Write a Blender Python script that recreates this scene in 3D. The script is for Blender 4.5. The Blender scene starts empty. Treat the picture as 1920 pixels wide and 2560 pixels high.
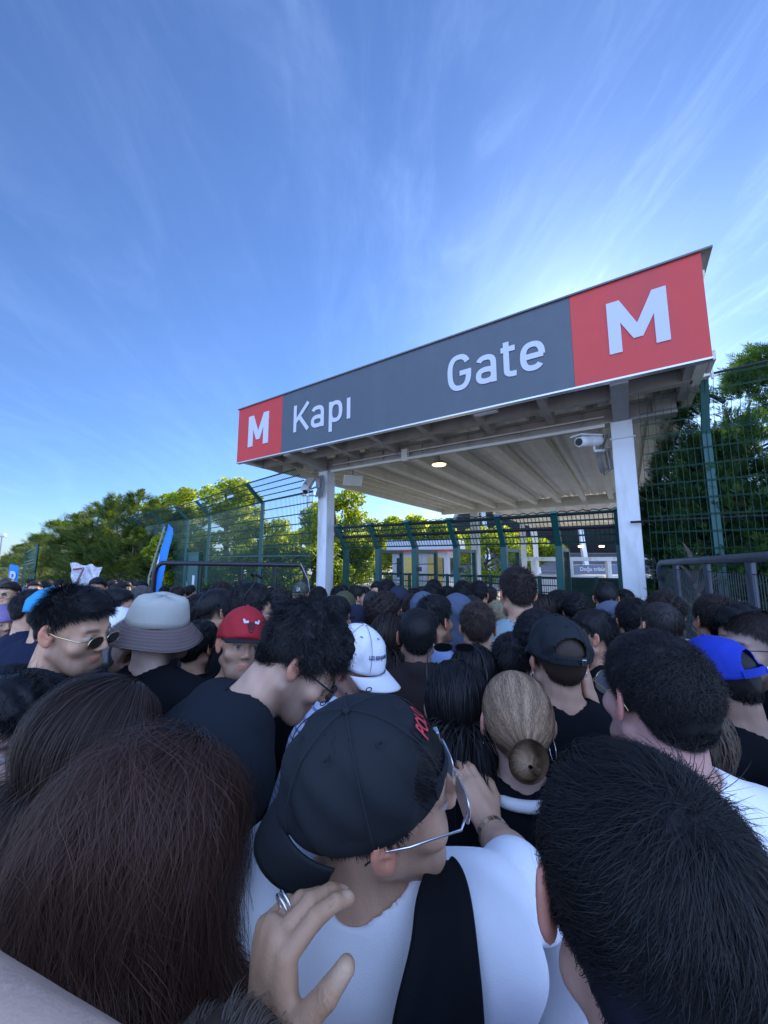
import bpy, math, random
import numpy as np
from mathutils import Matrix, Vector
R_ = math.radians
rng = np.random.default_rng(7)
random.seed(7)
SC = bpy.context.scene
COL = SC.collection

# ------------------------------------------------------------------ camera
CAMZ = 1.95; PITCH = R_(7.2); FPX = 930.0
cam = bpy.data.objects.new('camera', bpy.data.cameras.new('camera'))
COL.objects.link(cam)
cam.location = (0, 0, CAMZ); cam.rotation_euler = (R_(90) + PITCH, 0, 0)
cam.data.sensor_fit = 'VERTICAL'; cam.data.sensor_height = 24.0
cam.data.lens = 24.0 * FPX / 2560.0
cam.data.clip_start = 0.02; cam.data.clip_end = 4000
SC.camera = cam

def W(x, y, Y):
    """world point at depth Y of photo pixel (x, y)"""
    u = (x - 960) / FPX; v = (1280 - y) / FPX
    cy = math.cos(PITCH) - v * math.sin(PITCH); cz = math.sin(PITCH) + v * math.cos(PITCH)
    return (u * Y / cy, Y, CAMZ + cz * Y / cy)

# ------------------------------------------------------------------ world and sun
SUN_EL, SUN_AZ = R_(28), R_(27)          # azimuth right of the view direction (+Y)
w = bpy.data.worlds.new('World'); SC.world = w; w.use_nodes = True
nt = w.node_tree; nt.nodes.clear()
def N(nt, t, **kw):
    n = nt.nodes.new(t)
    for k, v in kw.items():
        if k == 'op': n.operation = v
        elif hasattr(n, k) and k != 'inputs': setattr(n, k, v)
    return n
def L(nt, a, ao, b, bi): nt.links.new(a.outputs[ao], b.inputs[bi])
sky = N(nt, 'ShaderNodeTexSky', sky_type='NISHITA', sun_disc=False, sun_elevation=SUN_EL,
        sun_rotation=SUN_AZ, altitude=50, air_density=1.0, dust_density=0.32, ozone_density=3.0)
tc = N(nt, 'ShaderNodeTexCoord')
sep = N(nt, 'ShaderNodeSeparateXYZ'); L(nt, tc, 'Generated', sep, 0)
def M(op, a=None, b=None, c=None, clamp=False):
    n = nt.nodes.new('ShaderNodeMath'); n.operation = op; n.use_clamp = clamp
    for i, v in enumerate((a, b, c)):
        if v is None: continue
        if isinstance(v, (int, float)): n.inputs[i].default_value = v
        else: nt.links.new(v, n.inputs[i])
    return n.outputs[0]
zc = M('ADD', M('MAXIMUM', sep.outputs[2], 0.0), 0.22)
px = M('DIVIDE', sep.outputs[0], zc); py = M('DIVIDE', sep.outputs[1], zc)
comb = N(nt, 'ShaderNodeCombineXYZ')
nt.links.new(px, comb.inputs[0]); nt.links.new(py, comb.inputs[1])
def cloud(rot, scale, nscale, detail, rough, dist, lo, hi):
    mp = N(nt, 'ShaderNodeMapping'); mp.inputs['Rotation'].default_value = (0, 0, rot)
    mp.inputs['Scale'].default_value = scale
    L(nt, comb, 0, mp, 0)
    nz = N(nt, 'ShaderNodeTexNoise'); nz.inputs['Scale'].default_value = nscale
    nz.inputs['Detail'].default_value = detail; nz.inputs['Roughness'].default_value = rough
    nz.inputs['Distortion'].default_value = dist
    L(nt, mp, 0, nz, 'Vector')
    mr = N(nt, 'ShaderNodeMapRange'); mr.interpolation_type = 'SMOOTHSTEP'
    mr.inputs[1].default_value = lo; mr.inputs[2].default_value = hi
    L(nt, nz, 'Fac', mr, 0)
    return mr.outputs[0]
streak = cloud(R_(24), (2.0, 0.55, 1), 1.3, 9, 0.62, 2.2, 0.42, 0.86)
streak2 = cloud(R_(44), (2.6, 0.7, 1), 2.4, 9, 0.66, 1.8, 0.46, 0.84)
veil = cloud(R_(20), (0.8, 0.5, 1), 0.9, 3, 0.5, 0.2, 0.30, 0.75)
cover = M('MULTIPLY_ADD', px, 0.55, 0.28, True)       # more cirrus towards the right
cover = M('MAXIMUM', cover, 0.12)
cl = M('MULTIPLY', M('ADD', M('MULTIPLY', streak, 0.75), M('ADD', M('MULTIPLY', streak2, 0.35), M('MULTIPLY', veil, 0.62))), cover)
cl = M('MULTIPLY', cl, 1.25, None, True)
mix = N(nt, 'ShaderNodeMix', data_type='RGBA')
nt.links.new(cl, mix.inputs['Factor'])
lift = N(nt, 'ShaderNodeMix', data_type='RGBA', blend_type='ADD')
lift.inputs['Factor'].default_value = 1.0
nt.links.new(sky.outputs[0], lift.inputs['A']); lift.inputs['B'].default_value = (4.4, 4.2, 3.9, 1)
nt.links.new(sky.outputs[0], mix.inputs['A']); nt.links.new(lift.outputs['Result'], mix.inputs['B'])
# cloud-like glow added to the unseen sky half behind the viewpoint, brightening the foreground
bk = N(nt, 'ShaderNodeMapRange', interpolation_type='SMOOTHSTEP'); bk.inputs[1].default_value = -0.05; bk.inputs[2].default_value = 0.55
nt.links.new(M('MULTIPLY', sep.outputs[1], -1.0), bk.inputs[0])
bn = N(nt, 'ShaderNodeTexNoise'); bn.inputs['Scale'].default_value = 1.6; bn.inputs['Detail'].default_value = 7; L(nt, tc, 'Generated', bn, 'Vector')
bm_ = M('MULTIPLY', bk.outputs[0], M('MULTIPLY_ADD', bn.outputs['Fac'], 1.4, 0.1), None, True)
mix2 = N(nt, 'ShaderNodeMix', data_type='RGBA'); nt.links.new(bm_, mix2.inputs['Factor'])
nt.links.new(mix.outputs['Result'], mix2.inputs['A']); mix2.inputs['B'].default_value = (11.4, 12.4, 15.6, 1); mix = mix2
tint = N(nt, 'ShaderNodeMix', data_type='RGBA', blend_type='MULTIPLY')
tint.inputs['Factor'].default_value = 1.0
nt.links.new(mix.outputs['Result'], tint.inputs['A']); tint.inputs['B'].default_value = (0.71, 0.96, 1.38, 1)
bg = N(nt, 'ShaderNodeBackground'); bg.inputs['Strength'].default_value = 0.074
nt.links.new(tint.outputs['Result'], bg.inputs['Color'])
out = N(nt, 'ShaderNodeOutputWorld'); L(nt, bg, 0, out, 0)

sun = bpy.data.objects.new('sun', bpy.data.lights.new('sun', 'SUN')); COL.objects.link(sun)
sun.data.energy = 4.6; sun.data.angle = R_(0.55); sun.data.color = (1.0, 0.93, 0.82)
sdir = Vector((math.sin(SUN_AZ) * math.cos(SUN_EL), math.cos(SUN_AZ) * math.cos(SUN_EL), math.sin(SUN_EL)))
sun.rotation_euler = (-sdir).to_track_quat('-Z', 'Y').to_euler()
SC.view_settings.view_transform = 'Standard'; SC.view_settings.look = 'None'
SC.view_settings.exposure = 1.05; SC.view_settings.gamma = 1.0
SC.cycles.max_bounces = 6; SC.cycles.transparent_max_bounces = 12

# ------------------------------------------------------------------ materials
MATS = {}
def mat(name, col, rough=0.7, metal=0.0, var=0.0, vscale=6.0, bump=0.0, bscale=60.0, attr=None,
        spec=0.5, sheen=0.0, trans=0.0, emit=None, coat=0.0, sss=0.0, dirt=None):
    if name in MATS: return MATS[name]
    m = bpy.data.materials.new(name); m.use_nodes = True
    nt = m.node_tree; b = nt.nodes['Principled BSDF']
    c4 = tuple(col) + (1,)
    b.inputs['Base Color'].default_value = c4; b.inputs['Roughness'].default_value = rough
    b.inputs['Metallic'].default_value = metal; b.inputs['Specular IOR Level'].default_value = spec
    if sheen: b.inputs['Sheen Weight'].default_value = sheen
    if coat: b.inputs['Coat Weight'].default_value = coat
    if sss:
        b.inputs['Subsurface Weight'].default_value = sss
        b.inputs['Subsurface Radius'].default_value = (0.012, 0.005, 0.003)
        b.inputs['Subsurface Scale'].default_value = 1.0
    src = None
    if attr:
        a = nt.nodes.new('ShaderNodeAttribute'); a.attribute_name = attr; src = a.outputs['Color']
    t = nt.nodes.new('ShaderNodeTexCoord')
    if var:
        n = nt.nodes.new('ShaderNodeTexNoise'); n.inputs['Scale'].default_value = vscale
        n.inputs['Detail'].default_value = 6; nt.links.new(t.outputs['Object'], n.inputs['Vector'])
        mr = nt.nodes.new('ShaderNodeMapRange'); mr.inputs[1].default_value = 0.3; mr.inputs[2].default_value = 0.7
        mr.inputs[3].default_value = 1 - var; mr.inputs[4].default_value = 1 + var
        nt.links.new(n.outputs['Fac'], mr.inputs[0])
        mx = nt.nodes.new('ShaderNodeMix'); mx.data_type = 'RGBA'; mx.blend_type = 'MULTIPLY'
        mx.inputs['Factor'].default_value = 1.0
        if src: nt.links.new(src, mx.inputs['A'])
        else: mx.inputs['A'].default_value = c4
        nt.links.new(mr.outputs[0], mx.inputs['B']); src = mx.outputs['Result']
    if dirt:
        n = nt.nodes.new('ShaderNodeTexNoise'); n.inputs['Scale'].default_value = dirt[1]; n.inputs['Detail'].default_value = 8
        mp = nt.nodes.new('ShaderNodeMapping'); mp.inputs['Scale'].default_value = (1, 1, 0.25)
        nt.links.new(t.outputs['Object'], mp.inputs[0]); nt.links.new(mp.outputs[0], n.inputs['Vector'])
        mr = nt.nodes.new('ShaderNodeMapRange'); mr.inputs[1].default_value = 0.52; mr.inputs[2].default_value = 0.72
        nt.links.new(n.outputs['Fac'], mr.inputs[0])
        mx = nt.nodes.new('ShaderNodeMix'); mx.data_type = 'RGBA'
        if src: nt.links.new(src, mx.inputs['A'])
        else: mx.inputs['A'].default_value = c4
        mx.inputs['B'].default_value = tuple(dirt[0]) + (1,)
        nt.links.new(mr.outputs[0], mx.inputs['Factor']); src = mx.outputs['Result']
    if src: nt.links.new(src, b.inputs['Base Color'])
    if bump:
        n = nt.nodes.new('ShaderNodeTexNoise'); n.inputs['Scale'].default_value = bscale; n.inputs['Detail'].default_value = 4
        nt.links.new(t.outputs['Object'], n.inputs['Vector'])
        bp = nt.nodes.new('ShaderNodeBump'); bp.inputs['Strength'].default_value = bump; bp.inputs['Distance'].default_value = 0.01
        nt.links.new(n.outputs['Fac'], bp.inputs['Height']); nt.links.new(bp.outputs[0], b.inputs['Normal'])
    if trans:
        tr = nt.nodes.new('ShaderNodeBsdfTranslucent'); ms = nt.nodes.new('ShaderNodeMixShader')
        ms.inputs[0].default_value = trans
        gm = nt.nodes.new('ShaderNodeMix'); gm.data_type = 'RGBA'; gm.blend_type = 'MULTIPLY'; gm.inputs['Factor'].default_value = 1
        if src: nt.links.new(src, gm.inputs['A'])
        else: gm.inputs['A'].default_value = c4
        gm.inputs['B'].default_value = (2.6, 2.3, 0.6, 1)
        nt.links.new(gm.outputs['Result'], tr.inputs['Color'])
        nt.links.new(b.outputs[0], ms.inputs[1]); nt.links.new(tr.outputs[0], ms.inputs[2])
        nt.links.new(ms.outputs[0], nt.nodes['Material Output'].inputs[0])
    if emit:
        b.inputs['Emission Color'].default_value = tuple(emit[0]) + (1,); b.inputs['Emission Strength'].default_value = emit[1]
    MATS[name] = m
    return m

# ------------------------------------------------------------------ mesh helpers
def link(o, parent=None, M4=None):
    COL.objects.link(o)
    if parent is not None: o.parent = parent
    if M4 is not None: o.matrix_local = M4 if isinstance(M4, Matrix) else Matrix(M4)
    return o
def mesh_np(name, V, F, cols=None, smooth=False):
    """V (n,3); F (m,3|4) array or list of lists"""
    me = bpy.data.meshes.new(name)
    V = np.asarray(V, dtype=np.float32)
    if isinstance(F, np.ndarray):
        k = F.shape[1]; m = len(F)
        me.vertices.add(len(V)); me.vertices.foreach_set('co', V.ravel())
        me.loops.add(m * k); me.loops.foreach_set('vertex_index', F.astype(np.int32).ravel())
        me.polygons.add(m); me.polygons.foreach_set('loop_start', np.arange(0, m * k, k, dtype=np.int32))
        me.update(calc_edges=True)
    else:
        me.from_pydata([tuple(map(float, v)) for v in V], [], [list(map(int, f)) for f in F]); me.update()
    if cols is not None:
        a = me.color_attributes.new('Col', 'FLOAT_COLOR', 'POINT')
        c = np.ones((len(V), 4), dtype=np.float32); c[:, :3] = cols
        a.data.foreach_set('color', c.ravel())
    if smooth: me.polygons.foreach_set('use_smooth', np.ones(len(me.polygons), dtype=bool))
    me.validate()
    return me
def obj(name, V, F, m, parent=None, cols=None, smooth=False, M4=None):
    me = mesh_np(name, V, F, cols, smooth); me.materials.append(m)
    return link(bpy.data.objects.new(name, me), parent, M4)
def empty(name, loc=(0, 0, 0), rz=0):
    o = bpy.data.objects.new(name, None); COL.objects.link(o); o.location = loc; o.rotation_euler = (0, 0, rz)
    o.empty_display_size = 0.2
    return o
def tag(o, label=None, cat=None, group=None, kind=None):
    if label: o['label'] = label
    if cat: o['category'] = cat
    if group: o['group'] = group
    if kind: o['kind'] = kind
    return o

class MB:
    def __init__(s): s.V = []; s.F = []
    def add(s, V, F):
        b = len(s.V); s.V.extend([tuple(v) for v in V]); s.F.extend([[i + b for i in f] for f in F]); return s
    def box(s, x0, y0, z0, x1, y1, z1):
        V = [(x0,y0,z0),(x1,y0,z0),(x1,y1,z0),(x0,y1,z0),(x0,y0,z1),(x1,y0,z1),(x1,y1,z1),(x0,y1,z1)]
        return s.add(V, [(0,3,2,1),(4,5,6,7),(0,1,5,4),(1,2,6,5),(2,3,7,6),(3,0,4,7)])
    def bar(s, a, b, w, h=None, up=(0, 0, 1)):
        """rectangular bar from a to b, w across, h along 'up'"""
        h = w if h is None else h
        a = Vector(a); b = Vector(b); d = (b - a).normalized(); up = Vector(up)
        if abs(d.dot(up)) > 0.98: up = Vector((0, 1, 0))
        sx = d.cross(up).normalized(); sz = sx.cross(d).normalized()
        V = []
        for p in (a, b):
            for i, j in ((-1,-1),(1,-1),(1,1),(-1,1)): V.append(p + sx * (i * w / 2) + sz * (j * h / 2))
        return s.add(V, [(0,1,2,3),(7,6,5,4),(0,4,5,1),(1,5,6,2),(2,6,7,3),(3,7,4,0)])
    def tube(s, pts, r, n=10, caps=True):
        pts = [Vector(p) for p in pts]; rs = r if isinstance(r, (list, tuple)) else [r] * len(pts)
        t0 = (pts[1] - pts[0]).normalized(); up = Vector((0, 0, 1)) if abs(t0.z) < 0.9 else Vector((0, 1, 0))
        sx = t0.cross(up).normalized(); V = []; F = []
        for i, p in enumerate(pts):
            t = (pts[min(i+1, len(pts)-1)] - pts[max(i-1, 0)]).normalized()
            sx = (sx - t * sx.dot(t)).normalized(); sy = t.cross(sx)
            for k in range(n):
                a = 2 * math.pi * k / n; V.append(p + (sx * math.cos(a) + sy * math.sin(a)) * rs[i])
        for i in range(len(pts) - 1):
            for k in range(n):
                F.append((i*n+k, i*n+(k+1) % n, (i+1)*n+(k+1) % n, (i+1)*n+k))
        if caps: F.append(list(range(n))[::-1]); F.append([(len(pts)-1)*n+k for k in range(n)])
        return s.add(V, F)
    def prism(s, poly, y0, y1, axes=(0, 2, 1)):
        """polygon [(a,b)] in axes[0],axes[1], extruded along axes[2]"""
        n = len(poly); V = []
        for yy in (y0, y1):
            for a, b in poly:
                v = [0, 0, 0]; v[axes[0]] = a; v[axes[1]] = b; v[axes[2]] = yy; V.append(v)
        F = [list(range(n)), list(range(2*n-1, n-1, -1))]
        for i in range(n): F.append((i, i+n, (i+1) % n + n, (i+1) % n))
        return s.add(V, F)
    def build(s, name, m, parent=None, smooth=False, M4=None, bevel=0):
        me = bpy.data.meshes.new(name); me.from_pydata([tuple(v) for v in s.V], [], s.F); me.update()
        me.materials.append(m)
        if smooth:
            me.polygons.foreach_set('use_smooth', np.ones(len(me.polygons), dtype=bool))
        o = link(bpy.data.objects.new(name, me), parent, M4)
        if bevel:
            b = o.modifiers.new('bevel', 'BEVEL'); b.width = bevel; b.segments = 2; b.limit_method = 'ANGLE'
        return o

def text_mesh(txt, bold=0.0, extrude=0.0, shear=0.0):
    cu = bpy.data.curves.new('t', 'FONT'); cu.body = txt; cu.offset = bold; cu.extrude = extrude; cu.shear = shear
    cu.resolution_u = 6
    o = bpy.data.objects.new('t', cu); COL.objects.link(o)
    dg = bpy.context.evaluated_depsgraph_get(); dg.update()
    me = bpy.data.meshes.new_from_object(o.evaluated_get(dg))
    V = np.array([v.co[:] for v in me.vertices]); F = [list(p.vertices) for p in me.polygons]
    bpy.data.objects.remove(o); bpy.data.curves.remove(cu); bpy.data.meshes.remove(me)
    return V, F
def fit_text(txt, x0, z0, x1, z1, **k):
    """unit text fitted to a box; returns V as (x, depth, z) and faces"""
    V, F = text_mesh(txt, **k)
    mn = V.min(0); mx = V.max(0)
    U = np.zeros_like(V)
    U[:, 0] = x0 + (V[:, 0] - mn[0]) / (mx[0] - mn[0]) * (x1 - x0)
    U[:, 2] = z0 + (V[:, 1] - mn[1]) / (mx[1] - mn[1]) * (z1 - z0)
    U[:, 1] = -V[:, 2]
    return U, F
# ================================================================== SETTING
PI = math.pi
m_asph = mat('asphalt', (0.30, 0.285, 0.26), 0.9, var=0.25, vscale=3, bump=0.5, bscale=120)
m_white = mat('white_steel_paint', (0.80, 0.80, 0.80), 0.42, var=0.04, vscale=4, dirt=((0.55, 0.53, 0.49), 5))
m_under = mat('beige_steel_paint', (0.80, 0.76, 0.66), 0.5, var=0.04, vscale=3, dirt=((0.70, 0.65, 0.55), 3))
m_beam = mat('grey_beam_paint', (0.42, 0.385, 0.35), 0.5, var=0.08, vscale=3, dirt=((0.32, 0.29, 0.26), 4))
m_deck = mat('roof_sheet', (0.84, 0.80, 0.70), 0.45, var=0.04, vscale=1.5, dirt=((0.72, 0.67, 0.57), 2))
m_red = mat('sign_red', (0.66, 0.045, 0.035), 0.38, var=0.03, dirt=((.56,.05,.045), 2))
m_slate = mat('sign_slate', (0.085, 0.105, 0.125), 0.38, var=0.04, dirt=((.10,.12,.135), 2))
m_letter = mat('sign_letter', (0.62, 0.64, 0.72), 0.4)
m_green = mat('green_powder_coat', (0.010, 0.085, 0.075), 0.38, var=0.08)
m_wire = mat('green_wire', (0.012, 0.060, 0.045), 0.5)
m_black = mat('black_steel', (0.018, 0.018, 0.022), 0.35, var=0.1)
m_grey = mat('grey_paint', (0.30, 0.30, 0.31), 0.5, var=0.06)
m_dark = mat('dark_plastic', (0.02, 0.02, 0.022), 0.4)
m_cable = mat('black_cable', (0.015, 0.015, 0.018), 0.5)
m_glass = mat('glass', (0.05, 0.06, 0.07), 0.08, spec=0.8)
m_barr = mat('blue_grey_barrier_paint', (0.062, 0.075, 0.105), 0.35, var=0.12, vscale=20, dirt=((0.05, 0.045, 0.04), 25))

# ground: one sheet, gently falling far away
g = MB(); g.add([(-900,-60,0),(900,-60,0),(900,1500,0),(-900,1500,0)], [(0,1,2,3)])
tag(g.build('ground', m_asph), kind='structure')

# distant low hills on the left horizon
hx = np.linspace(-420, 140, 60); V = []; F = []
for i, x in enumerate(hx):
    h = 7 + 5 * math.sin(x * 0.021 + 1) + 2.5 * math.sin(x * 0.07) + 1.2 * math.sin(x * 0.23)
    V += [(x, 330, -0.5), (x, 350, h * 0.75), (x, 420, h * 1.1), (x, 520, -0.5)]
for i in range(59):
    for k in range(3): F.append((i*4+k, i*4+4+k, i*4+5+k, i*4+1+k))
obj('hills', V, F, mat('hill_grass', (0.10, 0.12, 0.045), 0.9, var=0.5, vscale=0.08), smooth=True)
tag(bpy.data.objects['hills'], kind='structure')
# strip of dry verge behind the crowd on the far left
g = MB(); g.add([(-60, 30, 0.004), (-28, 30, 0.004), (-34, 60, 0.4), (-80, 60, 0.4)], [(0,1,2,3)])
tag(g.build('verge', mat('dry_grass', (0.20, 0.19, 0.08), 0.95, var=0.4, vscale=2)), kind='structure')

# ------------------------------------------------------------------ gate canopy
CA = (-3.09, 7.61); CRZ = -math.atan2(0.544, 0.839)
can = tag(empty('gate_canopy', (CA[0], CA[1], 0), CRZ),
          'white steel canopy roof on square columns over the entrance lanes', 'canopy')
def CL(s, c, z=0):
    v = Matrix.Rotation(CRZ, 4, 'Z') @ Vector((s, c, z)); return (v.x + CA[0], v.y + CA[1], v.z)
for s, c, w_ in ((1.44, 1.2, 0.25), (6.79, 1.2, 0.25), (1.55, 10.2, 0.30), (6.9, 10.2, 0.30)):
    b = MB(); b.box(s-w_/2, c-w_/2, 0, s+w_/2, c+w_/2, 3.80 if c < 2 else 3.86)
    b.box(s-w_/2-.07, c-w_/2-.07, 0, s+w_/2+.07, c+w_/2+.07, 0.03)
    b.box(s-w_/2-.025, c-w_/2-.025, 3.55, s+w_/2+.025, c+w_/2+.025, 3.57)
    col = b.build('column', m_white, can, bevel=0.012)
# front girder (I section) with flanges
b = MB(); b.box(1.1, 1.10, 3.80, 7.4, 1.30, 3.83); b.box(1.1, 1.17, 3.83, 7.4, 1.20, 4.03); b.box(1.1, 1.10, 4.03, 7.4, 1.30, 4.06)
for k in range(8):
    b.box(1.2+k*.85, 1.125, 3.832, 1.215+k*.85, 1.168, 4.028)
b.build('front_girder', m_beam, can)
b = MB(); b.box(1.7, 1.02, 3.735, 6.6, 1.06, 3.775); b.tube([(1.7, 1.09, 3.90), (6.6, 1.09, 3.90)], 0.012, 6)
b.build('cable_tray', m_under, can)
# cantilever brackets to the sign and the runner between them
for k, s in enumerate((0.12, 0.78, 1.44, 2.35, 3.25, 4.15, 5.05, 5.93, 6.79, 7.45)):
    b = MB(); b.prism([(0.06, 4.00), (1.10, 3.93), (1.10, 4.10), (0.06, 4.14)], s-.05, s+.05, axes=(1, 2, 0))
    if k in (2, 8):
        b = MB(); b.prism([(0.06, 3.90), (1.10, 3.80), (1.10, 4.10), (0.06, 4.14)], s-.09, s+.09, axes=(1, 2, 0))
    b.build('bracket', m_grey if k == 8 else m_beam, can)
b = MB(); b.box(0.05, 0.56, 3.96, 7.5, 0.68, 4.12); b.box(0.05, 0.05, 4.02, 7.5, 0.12, 4.12)
b.build('runner_beam', m_beam, can)
# purlins, rear beam and edge beams
for k in range(8):
    s = 1.62 + k * 0.80
    b = MB(); b.box(s-.045, 1.31, 3.99, s+.045, 10.1, 4.19); b.box(s-.075, 1.31, 3.97, s+.075, 10.1, 3.989)
    b.build('purlin', m_under, can)
b = MB(); b.box(0.1, 10.1, 3.86, 7.6, 10.3, 4.19); b.build('rear_beam', m_under, can)
for s in (0.02, 7.48):
    b = MB(); b.box(s, 0.14, 3.96, s+.10, 10.9, 4.22); b.build('edge_beam', m_under, can)
for k in range(3):
    s = 0.35 + 0.42 * k
    b = MB(); b.box(s-.03, 1.31, 4.06, s+.03, 10.1, 4.19); b.build('purlin', m_under, can)
# corrugated deck
V = []; F = []; n = 150
for i in range(n + 1):
    s = 0.04 + 7.54 * i / n; z = 4.215 + (0.018 if (i // 2) % 2 else 0.0)
    V += [(s, 0.03, z), (s, 11.0, z), (s, 0.03, z + .04), (s, 11.0, z + .04)]
for i in range(n):
    a = i * 4; F += [(a, a+1, a+5, a+4), (a+2, a+6, a+7, a+3), (a, a+4, a+6, a+2), (a+1, a+3, a+7, a+5)]
obj('roof_deck', V, F, m_deck, can)
MB().box(0.13, 0.13, 4.165, 7.45, 1.09, 4.195).build('overhang_shade_sheet', mat('shade_sheet_grey', (.045,.045,.05), .6), can)  # added dark sheet; the shade of the overhang recess is put into its colour
# second, lower bay behind
b = MB(); b.box(1.9, 11.2, 4.02, 9.4, 19.5, 4.06); b.build('rear_deck', m_deck, can)
for k in range(9):
    b = MB(); b.box(2.0+k*.85, 11.25, 3.88, 2.1+k*.85, 19.4, 4.015); b.build('purlin', m_under, can)
b = MB(); b.box(1.85, 19.4, 3.75, 9.4, 19.6, 4.0); b.build('rear_beam', m_under, can)
for s in (2.1, 9.2):
    b = MB(); b.box(s-.12, 19.3, 0, s+.12, 19.54, 3.75); b.build('column', m_white, can)
b = MB(); b.box(9.1, 11.2, 0, 9.3, 11.4, 4.0); b.build('column', m_white, can)

# the sign, its own thing hung on the canopy's front
sg = tag(empty('gate_sign', (CL(0, .10)[0], CL(0, .10)[1], 0), CRZ),
         'long red and slate grey sign board reading M Kapı Gate M across the canopy front', 'sign')
def box_part(name, args, m, parent, bevel=0):
    return MB().box(*args).build(name, m, parent, bevel=bevel)
ZB, ZT = 3.95, 5.10
box_part('red_panel', (0.0, -.10, ZB, 1.342, -.04, ZT), m_red, sg)['label'] = 'left red panel with small M'
box_part('slate_panel', (1.344, -.10, ZB, 6.358, -.04, ZT), m_slate, sg)
box_part('red_panel', (6.36, -.10, ZB, 7.585, -.04, ZT), m_red, sg)['label'] = 'right red panel with big M'
b = MB(); b.box(-.02, -.125, ZT+.002, 7.68, .42, ZT+.022); b.build('top_cap', mat('cap_metal', (0.16, 0.16, 0.17), 0.4), sg)
b = MB(); b.box(0, -.115, ZB-.022, 7.59, -.03, ZB-.002); b.build('bottom_trim', mat('alu_trim', (0.75, 0.75, 0.75), 0.3, 0.6), sg)
b = MB(); b.box(0.03, -.035, 3.97, 7.58, -.005, 5.10); b.build('back_sheet', m_grey, sg)
for args in ((7.588,.0,3.96,7.63,.34,4.06),(7.588,.28,4.062,7.63,.34,5.11),(7.588,0.0,4.9,7.62,.278,4.96),(7.64,.35,3.9,7.66,.38,5.11)):
    MB().box(*args).build('support_bar', m_under, sg)
for s in (0.3, 1.8, 3.3, 4.8, 6.3):
    b = MB(); b.prism([(0, 4.2), (.30, 4.2), (.30, 5.1), (.25, 5.1), (.25, 4.25), (0, 4.25)], s, s+.05, axes=(1, 2, 0)); b.build('support_bracket', m_under, sg)
def letterM(x0, x1, z0, z1, t, notch):
    w_ = x1 - x0; xm = (x0 + x1) / 2
    return [(x0, z0), (x0+t, z0), (x0+t, z0+(z1-z0)*.56), (xm-t*.35, z0+(z1-z0)*notch), (xm+t*.35, z0+(z1-z0)*notch),
            (x1-t, z0+(z1-z0)*.56), (x1-t, z0), (x1, z0), (x1, z1), (x1-t*1.02, z1), (xm, z0+(z1-z0)*(notch+.27)), (x0+t*1.02, z1), (x0, z1)]
def Mprism(poly):
    b = MB(); bm = [(p[0], p[1]) for p in poly]
    # split the concave outline into convex pieces
    P = bm
    pieces = [[P[0],P[1],P[2],P[12]], [P[12],P[2],P[11]], [P[11],P[2],P[3],P[10]], [P[10],P[3],P[4]], [P[10],P[4],P[5],P[9]], [P[9],P[5],P[8]], [P[8],P[5],P[6],P[7]]]
    V = []; F = []
    for q in pieces:
        b0 = len(V); V += [(x, -.112, z) for x, z in q]; F.append([b0+i for i in range(len(q))])
    n0 = len(V)
    V += [(x, -.112, z) for x, z in P] + [(x, -.1005, z) for x, z in P]
    n = len(P)
    for i in range(n): F.append([n0+i, n0+n+i, n0+n+(i+1) % n, n0+(i+1) % n])
    return V, F
V, F = Mprism(letterM(0.355, 0.968, 4.22, 4.87, 0.148, 0.19)); obj('letter', V, F, m_letter, sg)
V, F = Mprism(letterM(6.727, 7.277, 4.235, 4.852, 0.122, 0.20)); obj('letter', V, F, m_letter, sg)
def strip(pts, t, closed=False):
    """flat band of width t along a centre line in (x, z)"""
    P = [Vector(p) for p in pts]; n = len(P); V = []
    for i in range(n):
        a = P[(i-1) % n] if (closed or i) else P[0]; c = P[(i+1) % n] if (closed or i < n-1) else P[-1]
        d = (c - a).normalized(); nn = Vector((-d.y, d.x))
        if 0 < i < n-1 or closed:
            d1 = (P[i] - P[i-1]).normalized(); k = 1 / max(.5, abs(nn.dot(Vector((-d1.y, d1.x)))))
        else: k = 1
        V += [P[i] + nn*t/2*k, P[i] - nn*t/2*k]
    F = [(2*i, 2*i+1, (2*i+3) % (2*n), (2*i+2) % (2*n)) for i in range(n if closed else n-1)]
    return V, F
def sarc(cx, cz, rx, rz, a0, a1, n=28, e=.80):
    out = []
    for i in range(n+1):
        a = R_(a0 + (a1-a0)*i/n); ca, sa = math.cos(a), math.sin(a)
        out.append((cx + rx*math.copysign(abs(ca)**e, ca), cz + rz*math.copysign(abs(sa)**e, sa)))
    return out
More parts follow.
